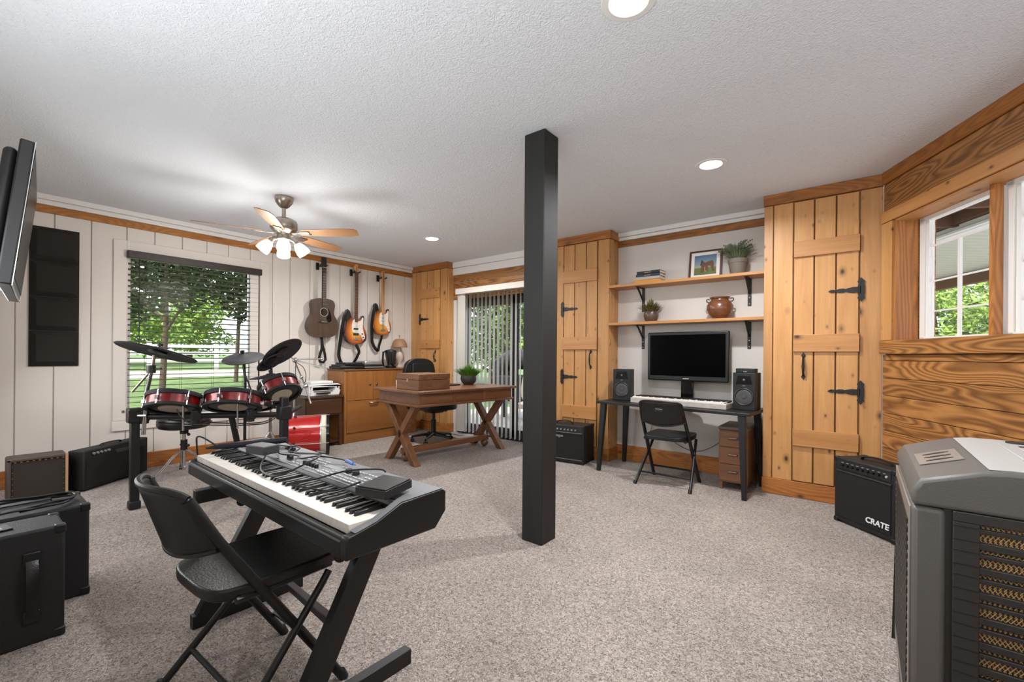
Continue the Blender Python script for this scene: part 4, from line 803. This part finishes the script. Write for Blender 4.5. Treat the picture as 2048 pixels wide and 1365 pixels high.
# framed picture
pf=thing('framed_picture','brown framed picture of a brown and white cow in a meadow, on shelf','picture',(-1.245,4.70,Z1+.002),rot=(R(-9),0,R(2)))
PW,PH=.155,.30
M().b(-PW,PW,0,.018,0,.018).b(-PW,PW,0,.018,PH-.018,PH).b(-PW,-PW+.018,0,.018,.018,PH-.018).b(PW-.018,PW,0,.018,.018,PH-.018).o('frame',WN,pf,bev=.002)
M().b(-PW+.016,PW-.016,.008,.012,.016,PH-.016).o('mat_board',mat('mat_white',(222,214,206),.7),pf)
pic=mat('picture_sky',(90,120,140),.5); n=pic.node_tree.nodes;l=pic.node_tree.links
tc=n.new('ShaderNodeTexCoord'); sx=n.new('ShaderNodeSeparateXYZ'); l.new(tc.outputs['Object'],sx.inputs[0]); cr=n.new('ShaderNodeValToRGB'); l.new(sx.outputs[2],cr.inputs[0])
e=cr.color_ramp.elements; e[0].position=.05; e[0].color=(*srgb((84,98,44)),1); e[1].position=.245; e[1].color=(*srgb((70,100,128)),1)
for p_,c in ((.115,(96,106,54)),(.122,(150,150,130)),(.17,(110,134,150))): k=e.new(p_); k.color=(*srgb(c),1)
l.new(cr.outputs[0],n['Principled BSDF'].inputs['Base Color'])
M().b(-.105,.105,.006,.0078,.045,.25).o('painting',pic,pf)
CB=mat('cow_brown',(96,62,40),.6); CT=mat('cow_tan',(170,134,98),.6); DKC=mat('cow_dark',(44,32,30),.6)
def pp(pts,m,y,name): M().p([(a,b) for a,b in pts],-y,-y+.0006,T(0,0,0)@RX(R(90))@Matrix.Scale(1,4)).o(name,m,pf)
for pts,m,y in (([(-.04,.07),(-.03,.165),(-.02,.185),(0,.165),(.03,.175),(.07,.185),(.085,.15),(.08,.12),(.09,.08),(.075,.075),(.055,.13),(.03,.14),(.025,.08),(.005,.08),(0,.13),(-.02,.075)],CB,-.0052),
    ([(-.035,.065),(-.03,.13),(0,.14),(.02,.135),(.02,.07),(.0,.075),(-.01,.12)],CT,-.0046),([(-.045,.14),(-.035,.19),(-.028,.2),(-.02,.165),(-.03,.14)],DKC,-.004),([(.03,.17),(.065,.185),(.085,.16),(.06,.15)],CT,-.0046),([(.05,.13),(.075,.13),(.09,.09),(.08,.07),(.07,.1)],CT,-.0046)):
    pp(pts,m,y,'painted_figure')
p=thing('potted_fern','sage green arching plant in a grey tapered pot on the upper shelf','plant',(-.935,4.675,Z1+.001))
M().l([(0,0),(.06,0),(.065,.01),(.082,.11),(.086,.112),(.088,.15),(.083,.152),(.078,.14),(0,.135)]).o('pot',mat('grey_pot',(118,108,98),.7,bump=.3),p); blades('foliage',G2,p,210,.115,.27,.0035,.13,1,.2,.25).scale=(1.7,.95,1)
fr=M()
for i in range(32):
    a=random.uniform(0,2*PI); L=random.uniform(.07,.115); h=random.uniform(.16,.28)
    for k in range(7):
        s=.35+.65*k/6; px_=L*s**1.3*math.cos(a); py=L*s**1.3*math.sin(a)*.7; z_=.13+h*(s-.3*s**3)
        for sd_ in(-1,1): fr.s_((px_-sd_*.006*math.sin(a),py+sd_*.006*math.cos(a),z_),.0045,6,4,(1,1,1.5))
fr.o('leaf_buds',G2,p,kind='stuff').scale=(1.5,.95,1)
p=thing('potted_succulent','bronze green spiky plant in a small brown pot on the lower shelf','plant',(-1.775,4.66,Z2+.001))
M().l([(0,0),(.05,0),(.066,.02),(.078,.06),(.076,.09),(.066,.112),(.06,.11),(.066,.09),(0,.09)]).o('pot',mat('brown_pot',(84,66,56),.3,var=.2),p); blades('foliage',G3,p,240,.12,.19,.009,.08,1,.05,.35)
p=thing('clay_pot','round reddish brown glazed clay pot with two ear handles on the lower shelf','pot',(-1.09,4.66,Z2+.001))
CLAY=mat('clay_glaze',(108,66,42),.28,var=.3,vscale=14,coat=.3)
M().l([(0,0),(.055,0),(.062,.006),(.10,.045),(.122,.09),(.12,.13),(.1,.165),(.082,.18),(.08,.19),(.092,.2),(.094,.212),(.085,.214),(.075,.19),(.0,.17)],36).o('pot_body',CLAY,p)
for s in(-1,1): M().t(cat([(s*.088,0,.165),(s*.115,0,.17),(s*.122,0,.19),(s*.108,0,.2),(s*.094,0,.19)],4,False),.006).o('ear_handle',mat('ear_dark',(80,70,62),.4),p)
# wall cables under the desk
o=M().t(cat([(-1.75,4.765,.70),(-1.79,4.77,.45),(-1.83,4.77,.30),(-1.82,4.76,.20)],6,False),.003,6).o('cable',CAB); tag(o,'thin dark cable hanging down the wall behind the left of the studio desk','cable')
o=M().t(cat([(-1.60,4.77,.30),(-1.45,4.765,.22),(-1.30,4.765,.21),(-1.15,4.765,.29),(-1.02,4.75,.42)],6,False),.003,6).o('cable',CAB); tag(o,'thin dark cable sagging along the wall to the drawer pedestal','cable')
o=M().t(cat([(-.93,4.56,.75),(-.94,4.66,.80),(-.93,4.72,.92),(-.86,4.6,.99)],6,False),.003,6).o('cable',CAB); tag(o,'thin black cable rising behind the right studio speaker','cable')
# ---------------------------------------------------------------- electronic drum kit
RED=mat('red_sparkle',(176,22,18),.25,.2,var=.45,vscale=160,coat=.6); RUB=mat('pad_rubber',(26,26,28),.75); RUBT=mat('cymbal_rubber',(46,46,50),.65); MESH=mat('mesh_head',(190,178,160),.7)
dr=thing('drum_rack','black tubular drum rack with a square post in front of the blind','drum rack',(-4.306,.87,0))
def L_(p): return (p[0]+4.306,p[1]-.87,p[2])
def tb(pts,r,name,m=BLKM,**k): return M().t([L_(p) for p in pts],r,k.pop('n',10)).o(name,m,dr,**k)
PA=(-4.306,.87); PB=(-3.645,1.67)
for i,(x,y,top) in enumerate(((*PA,.74),(*PB,.83))):
    M().b(x+4.306-.028,x+4.306+.028,y-.87-.028,y-.87+.028,.05,top).o('post',BLKM,dr,bev=.008); M().b(x+4.306-.036,x+4.306+.036,y-.87-.036,y-.87+.036,.001,.06).o('rubber_foot',RUB,dr,bev=.008)
    M().b(x+4.306-.045,x+4.306+.045,y-.87-.045,y-.87+.045,.65,.76).o('corner_clamp',BLK,dr,bev=.01)
tb([(-4.30,.88,.69),(-3.66,1.66,.69)],.021,'crossbar')
tb([(-4.306,.93,.69),(-4.62,1.30,.69)],.02,'crossbar'); tb([(-3.66,1.70,.69),(-4.05,2.0,.69)],.02,'crossbar')
tb([(-3.90,1.38,.69),(-4.0,1.55,.0)],.022,'post')
M().b(-.05,-.02,-.07,-.055,.725,.745).b(.02,.05,-.06,-.045,.725,.745).c((.05,.01,.705),(.10,.05,.705),.01).o('wing_bolt',CHR,dr)
tb([(-4.256,.912,.56),(-4.235,.925,.88),(-4.17,.94,1.05)],.014,'cymbal_pole',CHR)
tb([(-4.17,.94,1.05),(-4.262,.845,.885)],.008,'counter_rod',NICK); tb([(-4.17,.94,1.03),(-4.15,.95,1.16)],.011,'cymbal_pole',NICK)
M().l([(0,-.03),(.028,-.03),(.03,0),(.028,.03),(0,.03)],12,T(*L_((-4.175,.938,1.055)))).c(L_((-4.175,.938,1.055)),L_((-4.12,.985,1.06)),.008).o('tilter',GREY,dr)
tb([(-4.10,1.80,.69),(-4.05,1.75,.97),(-4.07,1.745,1.2)],.009,'cymbal_pole',BLKM)
tb([(-4.221,1.60,.3),(-4.221,1.60,.95),(-4.255,1.598,1.13)],.012,'cymbal_pole',BLKM); tb([(-4.20,1.58,1.03),(-4.1,1.66,.70)],.006,'cymbal_pole',BLKM)
for i,(x,y) in enumerate(((-4.28,.92),(-4.03,1.18),(-3.80,1.48))):
    M().c(L_((x,y,.64)),L_((x,y,.74)),.03,n=12).b(x+4.306-.03,x+4.306+.03,y-.87-.03,y-.87+.03,.66,.72).o('clamp',BLK,dr,bev=.004)
for x,y,z in ((-4.03,1.10,.64),(-3.83,1.40,.64)): M().c(L_((x,y,z-.05)),L_((x,y,z+.17)),.007).o('l_rod',CHR,dr)
def orient(loc,nrm):
    q=Vector(nrm).to_track_quat('Z','Y'); return q.to_euler()
def drum_pad(label,loc,nrm,r,h):
    d=thing('drum_pad',label,'drum',loc,rot=orient(loc,nrm),group='electronic drum pads')
    M().l([(r*.97,-h),(r*.97,0),(r*.95,0),(r*.95,-h)],36,ring=True).o('shell',mat('red_pad_shell',(120,14,12),.3,.2,var=.6,vscale=14,coat=.5),d)
    M().l([(r*.9,.012),(r*1.03,.012),(r*1.05,0),(r*1.03,-.02),(r*.97,-.02)],36,ring=True).l([(r*.97,-h+.02),(r*1.03,-h+.02),(r*1.04,-h),(r*.95,-h-.005),(r*.86,-h+.002)],36,ring=True).o('hoop',RUB,d)
    M().l([(0,.006),(r*.97,.006)],36).o('drum_head',RUB,d); M().l([(0,-h+.012),(r*.9,-h+.012),(r*.9,-h+.014),(0,-h+.014)],36).o('bottom_plate',BLK,d)
    M().l([(0,-h+.004),(r*.52,-h+.004),(r*.52,-h+.012),(0,-h+.012)],30).o('bottom_disc',MESH,d)
    q=M()
    for k in range(6):
        a=k*PI/3+.3; x,y=r*1.03*math.cos(a),r*1.03*math.sin(a); M().c((x,y,-h+.005),(x,y,.006),.0045,n=6).b(x-.011,x+.011,y-.011,y+.011,-h*.62,-h*.38).o('tension_rod',CHR,d)
    q=M().b(r*.97,r*1.02,-.04,.04,-h*.8,-h*.25); q.o('jack_box',BLK,d,bev=.005); return d
drum_pad('red and black drum pad leftmost on the rack, under the large cymbal',(-4.17,1.085,.84),(-.30,.22,.95),.178,.105)
drum_pad('widest red drum pad at the middle of the drum rack',(-3.95,1.42,.84),(-.28,.20,.95),.198,.105)
drum_pad('red drum pad steeply tilted at the right of the rack, beside the silver boom stand',(-3.93,1.745,.915),(-.62,-.05,.80),.155,.12)
drum_pad('small red drum pad partly hidden below the tilted one',(-4.03,1.64,.80),(-.35,.1,.93),.11,.09)
def cymbal_pad(label,loc,nrm,r):
    c=thing('cymbal_pad',label,'cymbal',loc,rot=orient(loc,nrm),group='rubber cymbal pads')
    M().l([(0,.022),(.03,.02),(.045,.008),(r*.6,-.002),(r*.97,-.016),(r,-.022),(r*.97,-.027),(r*.6,-.014),(.05,-.006),(.0,-.006)],44).o('disc',RUBT if r<.2 else RUB,c)
    M().c((0,0,-.03),(0,0,.05),.008,n=8).l([(0,.03),(.017,.03),(.017,.05),(0,.05)],10).l([(0,-.03),(.06,-.024),(.06,-.012),(0,-.01)],20).o('felt_and_nut',BLK,c); return c
cymbal_pad('largest black cymbal pad at the left of the drum kit before the window',(-4.11,.965,1.20),(-.06,.30,.95),.255)
cymbal_pad('grey cymbal pad on a thin pole in the middle of the window',(-4.27,1.60,1.155),(.22,-.24,.93),.165)
cymbal_pad('black cymbal pad tilted steeply at the upper right of the drum kit',(-3.915,1.765,1.205),(-.58,-.30,.72),.178)
cymbal_pad('dark pad hanging just beneath the steeply tilted cymbal',(-3.985,1.70,1.12),(-.55,-.30,.75),.12)
cymbal_pad('flat grey hi-hat pad low between the window and the boom stand',(-4.06,1.745,.985),(-.05,-.02,1),.165)
M_=thing('hi_hat_stand','chrome hi-hat stand with black clutch behind the keyboard piano','stand',(-4.065,1.745,0))
M().c((0,0,.55),(0,0,1.16),.006).c((0,0,.10),(0,0,.62),.012).o('pole',NICK,M_); M().l([(0,-.10),(.035,-.10),(.04,-.06),(.035,-.02),(0,-.015)],16,T(0,0,.96)).c((0,0,.99),(0,0,1.03),.013).o('clutch',BLK,M_)
for k in range(3):
    a=k*2*PI/3+.4; M().t([(0,0,.50),(.15*math.cos(a),.15*math.sin(a),.28),(.30*math.cos(a),.30*math.sin(a),.012)],.009).t([(0,0,.12),(.17*math.cos(a),.17*math.sin(a),.2)],.006).o('tripod_leg',CHR,M_)
# boom stand rising from the bass drum
bs=thing('cymbal_stand','silver boom cymbal stand with crossed arms beside the bass drum','stand',(-5.366,2.584,0))
M().c((0,0,.02),(0,0,.62),.016).c((0,0,.6),(0,0,1.10),.012).o('pole',CHR,bs)
def B_(p): return (p[0]+5.366,p[1]-2.584,p[2])
for p_ in ([(-5.366,2.584,1.11),(-4.962,2.711,1.122)],[(-5.366,2.584,1.10),(-4.727,2.642,1.012)],[(-5.366,2.584,1.10),(-4.675,2.173,1.168),(-4.02,1.84,1.17)],[(-5.36,2.58,1.08),(-5.15,2.58,.85),(-4.968,2.579,.605)]):
    M().t([B_(q_) for q_ in p_],.009).o('boom_arm',CHR,bs)
for p_,r_ in (((-5.366,2.584,1.10),.034),((-4.60,2.13,1.17),.03),((-5.10,2.58,.80),.028),((-5.2,2.58,.90),.022),((-4.972,2.708,1.122),.014)): M().s_(B_(p_),r_,10,7).o('joint',CHR,bs)
M().t(cat([B_((-5.35,2.58,1.08)),B_((-5.2,2.60,1.02)),B_((-5.13,2.60,.92)),B_((-5.18,2.60,.80)),B_((-5.25,2.58,.66))],5,False),.004).o('cable',CAB,bs)
for k in range(3):
    a=k*2*PI/3+3.4; M().t([(0,0,.55),(.06*math.cos(a),.06*math.sin(a),.30),(.17*math.cos(a),.17*math.sin(a),.012)],.009).o('tripod_leg',CHR,bs)
# bass drum: axis to the right and away
b1,b2=Vector((-5.10,2.36,.245)),Vector((-4.90,2.70,.245)); ax=(b2-b1); Ld=ax.length
bd=thing('bass_drum','small red sparkle bass drum with black hoop on the carpet behind the drum rack','drum',tuple(b1),rot=orient(None,ax))
r=.225
M().l([(r,0),(r,Ld-.03)],44).o('shell',RED,bd); M().l([(r,Ld-.03),(r*1.0,Ld+.035),(r*.9,Ld+.035),(0,Ld+.025)],44).o('drum_head',mat('cream_head',(214,206,190),.5),bd)
M().l([(r+.003,Ld+.03),(r+.016,Ld+.03),(r+.016,Ld+.062),(r-.012,Ld+.062),(r-.012,Ld+.045)],44,ring=True).l([(r+.003,-.02),(r+.014,-.02),(r+.014,.015),(r+.001,.015)],44,ring=True).o('hoop',BLKG,bd)
M().l([(r+.004,Ld-.035),(r+.009,Ld-.035),(r+.009,Ld-.025),(r+.004,Ld-.025)],44,ring=True).o('chrome_ring',CHR,bd)
q=M();q2=M()
for k in range(8):
    a=k*PI/4+.25; x,y=math.cos(a),math.sin(a); M().c(((r+.014)*x,(r+.014)*y,.10),((r+.018)*x,(r+.018)*y,Ld+.06),.0035,n=6).o('tension_rod',CHR,bd); M().s_(((r+.008)*x,(r+.008)*y,.10),.015,8,6).o('lug',BLK,bd)
q=thing('bass_drum_pedal','chrome bass drum pedal frame at the left side of the red drum','pedal',(-5.02,2.20,0)) if False else None
# throne
th=thing('drum_throne','round black padded drum throne on a chrome tripod below the window','stool',(-5.135,1.41,0),R(20))
M().l([(0,.455),(.17,.455),(.2,.465),(.214,.49),(.214,.535),(.205,.555),(.17,.562),(0,.565)],40).o('seat_cushion',LEATH,th); M().b(-.03,.03,-.2165,-.213,.50,.54).o('seat_badge',mat('badge_grey',(130,130,130),.4),th,rot=(0,0,R(62)))
M().c((0,0,.40),(0,0,.455),.035).c((0,0,.24),(0,0,.34),.028).c((-.05,0,.29),(.05,0,.29),.008).s_((.055,0,.29),.015,8,6).s_((.06,0,.395),.015,8,6).o('height_clamp',BLK,th); M().c((0,0,.05),(0,0,.42),.015).o('pole',CHR,th)
for k in range(3):
    a=k*2*PI/3+.5; c_,s_=math.cos(a),math.sin(a); o_=(-s_*.012,c_*.012)
    q=M()
    for f in (-1,1): q.t([(f*o_[0],f*o_[1],.26),(.1*c_+f*o_[0],.1*s_+f*o_[1],.19),(.27*c_+f*o_[0],.27*s_+f*o_[1],.02)],.006).t([(f*o_[0],f*o_[1],.07),(.16*c_+f*o_[0],.16*s_+f*o_[1],.125)],.005)
    q.o('tripod_leg',CHR,th); M().c((.27*c_,.27*s_,.001),(.275*c_,.275*s_,.04),.02,n=10).o('rubber_foot',RUB,th)
# drum cables and the amp-side patch
for pts,lb in (([(-4.20,1.05,.66),(-4.1,1.3,.62),(-3.95,1.6,.60),(-4.1,1.8,.62)],'grey cable sagging under the drum rack, upper one'),([(-4.25,1.0,.64),(-4.2,1.35,.585),(-4.0,1.65,.58),(-4.15,1.85,.62)],'grey cable sagging under the drum rack, lower one'),
    ([(-4.15,1.85,.66),(-4.2,1.95,.45),(-4.35,2.0,.30),(-4.5,2.05,.12)],'pale cable hanging from the rack down beside the bass drum'),([(-4.25,1.95,.62),(-4.4,2.05,.5),(-4.45,2.0,.28),(-4.6,2.1,.05)],'second pale cable looping between the rack and bass drum'),
    ([(-4.0,1.05,.76),(-3.97,1.08,.69),(-3.93,1.15,.64),(-3.9,1.25,.66)],'thin dark cable dropping from the leftmost drum pad')):
    o=M().t(cat(pts,6,False),.005,6).o('cable',mat('cable_grey',(120,116,108),.5) if 'pale' in lb else CAB); tag(o,lb,'cable')
# ---------------------------------------------------------------- evaporative cooler
CG=mat('cooler_grey',(92,90,86),.45,bump=.15,bscale=200); CL=mat('cooler_top',(176,176,174),.35,bump=.1,bscale=200); CD=mat('cooler_dark',(46,44,42),.5,bump=.15,bscale=200)
ec=thing('evaporative_cooler','large grey portable evaporative cooler with louvred front at the right edge','cooler',(.12,1.78,0))
CW,CDp=.86,.67
# body: side wings and recessed front; profile of hood in xz
YM=Matrix(((1,0,0,0),(0,0,1,0),(0,1,0,0),(0,0,0,1)))
M().b(.0,.075,.0,CDp,.02,.742).b(CW-.075,CW,.0,CDp,.02,.742).b(.07,CW-.07,CDp-.05,CDp,.02,.742).b(.0,CW,0,CDp,.02,.06).o('body_shell',CG,ec,bev=.014,seg=3)
hood=[(0,.745),(0,.79),(.02,.822),(.15,.866),(.20,.872),(CW-.20,.872),(CW-.15,.866),(CW-.02,.822),(CW,.79),(CW,.745)]
M().p(hood,-.004,CDp+.004,YM).o('hood',CG,ec,bev=.012,seg=3)
M().p([(.16,.870),(.21,.8765),(CW-.21,.8765),(CW-.16,.870)],.015,CDp-.015,YM).o('top_panel',CL,ec,bev=.004)
M().b(.26,CW-.26,.20,.52,.876,.882).b(.29,CW-.29,.36,.42,.882,.886).o('water_lid',CL,ec,bev=.004); M().b(.30,CW-.30,.43,.47,.883,.8845).o('lid_recess',GREY,ec)
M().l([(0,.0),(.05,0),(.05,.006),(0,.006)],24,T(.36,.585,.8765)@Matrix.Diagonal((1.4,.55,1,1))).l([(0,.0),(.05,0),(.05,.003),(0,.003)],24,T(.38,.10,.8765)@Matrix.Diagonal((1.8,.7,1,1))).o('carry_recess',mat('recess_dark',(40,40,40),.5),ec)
pr=M().b(-.055,.055,-.10,.10,0,.002).o('vent_plate',mat('plate_taupe',(128,120,112),.4),ec,loc=(.085,.30,.8455),rot=(0,R(-18.5),0))
for k in (-.055,0,.055): M().p(cat([(-.035,k-.004),(0,k-.009),(.035,k+.0),(.0,k+.009)],4),.002,.0035).o('vent_slot',BLK,pr)
# recessed front panel with louvres
M().b(.07,CW-.07,.045,.05,.70,.745).o('front_recess',CD,ec); M().b(.07,CW-.07,.012,.02,.05,.765).o('front_recess',CD,ec)
fp=M(); 
nslat=16; zt=.735; x0,x1=.088,CW-.088
lv=[]
z=zt-.018
prd=.0405
pz=.725
for q_ in ((x0,.142,-.004,.012,.07,.716),(CW-.142,x1,-.004,.012,.07,.716),(x0,x1,-.004,.012,.7165,.745)): M().b(*q_).o('grille_frame',CD,ec,bev=.002)
z=.716; s_big=None
for i in range(9):
    for hgap,hs in ((.011 ,.012),(.026,.020)):
        z-=hgap; 
        M().b(.14,CW-.14,-.002,.010,z-hs,z).o('louvre',CD,ec,bev=.002); z-=hs
        M().b(x0,.1415,-.0055,-.004,z+hs-.001,z+hs+.0005).o('grille_line',BLK,ec)
    if z<.12: break
HC=mat('honeycomb_pad',(206,164,104),.9,bump=.5,bscale=120); q=M()
for i in range(60):
    for j in range(2):
        x=.14+i*.0098; s_=1 if j else -1
        q.t([(x+s_*(.012 if k%2 else -.012)*.6+.0,.013+.0006*j,.08+k*.022) for k in range(30)],.0026,4)
q.o('honeycomb_pad',HC,ec,kind='stuff')
M().b(.14,CW-.14,.0125,.0135,.07,.72).o('pad_backing',mat('pad_dark',(16,14,12),.9),ec)
# side louvres on the left flank
M().b(-.004,.002,.02,CDp+.002,.03,.735).o('side_frame',mat('plate_taupe',(128,120,112)),ec,bev=.002); q=None
for i in range(22): M()._a([(-.007,.06,.10+i*.027),(-.007,CDp-.06,.115+i*.027),(-.007,CDp-.06,.131+i*.027),(-.007,.06,.116+i*.027),(-.003,.06,.10+i*.027),(-.003,CDp-.06,.115+i*.027),(-.003,CDp-.06,.131+i*.027),(-.003,.06,.116+i*.027)],[(0,3,2,1),(4,5,6,7),(0,1,5,4),(1,2,6,5),(2,3,7,6),(3,0,4,7)]).o('side_louvre',BLK,ec)
for x in (.05,CW-.05):
    for y in (.06,CDp-.06): M().c((x-.012,y,.025),(x+.012,y,.025),.024,n=14).o('caster',BLK,ec)
# ---------------------------------------------------------------- outdoors
GR=mat('lawn',(82,106,50),.95,bump=1,bscale=60,var=.35,vscale=2.5); GRAV=mat('gravel',(196,186,168),.95,var=.12,vscale=20)
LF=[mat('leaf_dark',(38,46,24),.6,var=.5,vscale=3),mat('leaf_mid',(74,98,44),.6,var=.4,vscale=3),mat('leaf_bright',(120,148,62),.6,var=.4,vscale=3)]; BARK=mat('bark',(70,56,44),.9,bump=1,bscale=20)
g=M(); zs_=[(XA-.14,-.25),(XA-9,-.05),(XA-13,.15),(XA-16,.42),(XA-60,1.2)]
for (a,za),(b_,zb) in zip(zs_,zs_[1:]):
    g.q((a,-30,za),(a,40,za),(b_,40,zb),(b_,-30,zb))
o=g.o('lawn',GR,sm=False); struct(o); o.name='ground_lawn'
g=M(); g.q((XA-14.2,-30,.27),(XA-14.2,40,.27),(XA-16,40,.45),(XA-16,-30,.45)); o=g.o('driveway',GRAV); struct(o)
o=M().b(XA-.14,20,YB+.15,YB+30,-.3,-.06).o('ground_patio',mat('patio',(150,144,134),.9,var=.15,vscale=4),sm=False); struct(o)
o=M().b(XA-1.6,XA-.16,-6,YB+4,-.32,-.13).o('ground_path',mat('path_concrete',(150,140,130),.9,var=.15,vscale=6)); struct(o)
fe=thing('rail_fence','long white three-rail fence beyond the lawn','fence',(XA-17.5,-12,.45))
WF=mat('fence_white',(240,240,238),.6)
for z in (.35,.65,.95): M().b(-.03,.03,0,40,z,z+.13).o('rail',WF,fe)
p0=M().b(-.07,.07,-.07,.07,0,1.2).o('fence_post',WF,fe)
for i in range(1,17): kid(p0,fe,(0,2.45*i,0))
def tree(label,x,y,z0,h,r,m,n,leaf,trunk=.18,crown=.5,grp=None):
    t=thing('tree',label,'tree',(x,y,z0),group=grp)
    M().t([(0,0,0),(.1,.05,h*.35),(-.05,.1,h*.8)],[trunk,trunk*.8,trunk*.3],10).t([(.08,.04,h*.32),(r*.4,r*.3,h*.6)],[trunk*.5,trunk*.2],8).t([(.05,.04,h*.38),(-r*.3,-r*.5,h*.62)],[trunk*.45,trunk*.2],8).o('trunk',BARK,t)
    cs=[]
    for i in range(9):
        a=random.uniform(0,2*PI); q=random.uniform(.15,.75)*r; cs.append(((q*math.cos(a),q*math.sin(a),h*(crown+random.uniform(-.12,.4))),(r*.5,r*.5,h*.17)))
    leaves('foliage',m,t,cs,n//9,leaf)['kind']='stuff'; return t
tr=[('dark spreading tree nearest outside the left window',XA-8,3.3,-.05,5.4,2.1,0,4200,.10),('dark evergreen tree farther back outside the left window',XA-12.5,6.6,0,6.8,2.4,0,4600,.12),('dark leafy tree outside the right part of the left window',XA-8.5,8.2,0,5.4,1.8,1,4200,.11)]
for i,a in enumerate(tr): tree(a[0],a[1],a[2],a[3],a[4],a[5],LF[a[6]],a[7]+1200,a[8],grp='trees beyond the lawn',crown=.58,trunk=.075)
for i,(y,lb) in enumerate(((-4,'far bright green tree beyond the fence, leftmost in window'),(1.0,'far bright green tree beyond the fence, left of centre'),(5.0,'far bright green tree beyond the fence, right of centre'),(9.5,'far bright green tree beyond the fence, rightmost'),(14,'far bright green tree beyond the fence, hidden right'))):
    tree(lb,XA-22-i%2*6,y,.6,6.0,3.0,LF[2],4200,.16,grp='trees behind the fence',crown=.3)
# beyond the patio door
tree('small garden tree with dark trunk outside the sliding patio door',-7.3,8.9,-.1,3.6,1.3,LF[1],1800,.09,.07,.55)
tree('bushy green tree outside the right half of the sliding door',-8.2,12.4,-.1,4.2,1.9,LF[2],2600,.11,.1,.35)
tree('tall pale green tree far beyond the patio',-12.4,14.5,-.1,6,2.8,LF[1],3000,.15,.2,.35)
gr=thing('kettle_grill','black covered barbecue grill on the patio outside the sliding door','grill',(-5.25,6.9,-.06))
M().b(-.45,.45,-.25,.25,.35,.85).o('cabinet',BLK,gr,bev=.03); M().t([(-.45,0,.86),(-.4,0,1.05),(-.2,0,1.16),(.2,0,1.16),(.4,0,1.05),(.45,0,.86)],.2,10,flat=1).o('hood',BLK,gr)
for x in(-.38,.38): M().c((x,0,0),(x,0,.36),.03).o('leg',BLK,gr)
pc=thing('patio_chair','pale round backed patio chair seen through the right door pane','chair',(-4.30,6.15,-.06),R(20))
M().p(cat([(-.3,0),(-.3,.5),(0,.72),(.3,.5),(.3,0)],4),-.03,.03,T(0,.25,.42)@RX(R(90))).o('backrest',mat('beige_fabric',(190,176,156),.8),pc,bev=.01); M().b(-.3,.3,-.3,.25,.36,.44).o('seat',MATS['beige_fabric'],pc,bev=.01)
for x in(-.27,.27):
    for y in(-.27,.22): M().c((x,y,0),(x,y,.37),.015).o('leg',BLKM,pc)
# porch outside the diagonal window (local frame of that wall)
pr=thing('porch_roof','brown timber porch roof with pale grey beadboard ceiling outside the diagonal window','porch roof',(*WC0,0),ANG)
BRN=mat('brown_timber',(104,76,58),.8,bump=.4,bscale=30); BEAD=mat('bead_board',(206,210,198),.6)
a_=math.atan2(-.10,1.5); TM=T(0,1.6,2.50)@RX(a_)@T(0,-1.6,0)
M().b(-5.6,5,1.6,3.1,.022,.05,TM).o('roof_deck',BRN,pr)
for i in range(82):
    s=-5.6+i*.13; M().b(s+.006,s+.124,1.6,3.1,0,.02,TM).o('board',BEAD,pr)
M().b(-5.6,5,.28,1.5,2.66,2.70).o('brown_ceiling',BRN,pr)
for i in range(16):
    s=-5.5+i*.66; M().b(s,s+.05,.28,1.5,2.54,2.66).o('rafter',BRN,pr)
M().b(-5.6,5,1.44,1.6,2.562,2.72).o('fascia',BRN,pr); M().b(-5.6,5,1.5,1.6,2.46,2.56).b(-5.6,5,1.46,1.5,2.47,2.50).o('white_beam',WF,pr,bev=.005)
M().b(-5.6,5,3.0,3.1,2.24,2.40).o('eave_beam',BRN,pr,bev=.005)
for s in(-5.5,4.8): M().b(s-.07,s+.07,2.98,3.1,-.1,2.24).o('porch_post',BRN,pr,bev=.005)
def wloc(s,t): v=WC0+WCD*s+Vector((.889,.458))*t; return v.x,v.y
for x,y,h,r,mi,lb in ((1.2,13.2,3.9,1.5,2,'lime green tree outside the left pane of the diagonal window'),(3.6,11.6,3.9,1.5,2,'sunlit green tree to the right outside the diagonal window'),(-.9,15.6,4.2,1.5,1,'grey green tree leftmost outside the diagonal window'),(2.6,16.6,5.2,2.1,1,'taller green tree behind the lime ones outside the diagonal window'),(6.2,10.6,4.2,1.6,2,'green tree farthest right outside the diagonal window')):
    tree(lb,x,y,-.1,h,r,LF[mi],4200,.09,.08,.42)
# ---------------------------------------------------------------- last: unit checks
for o in bpy.data.objects:
    if o.type=='MESH' and not o.parent and 'kind' not in o and 'label' not in o: print('UNLABELLED',o.name)
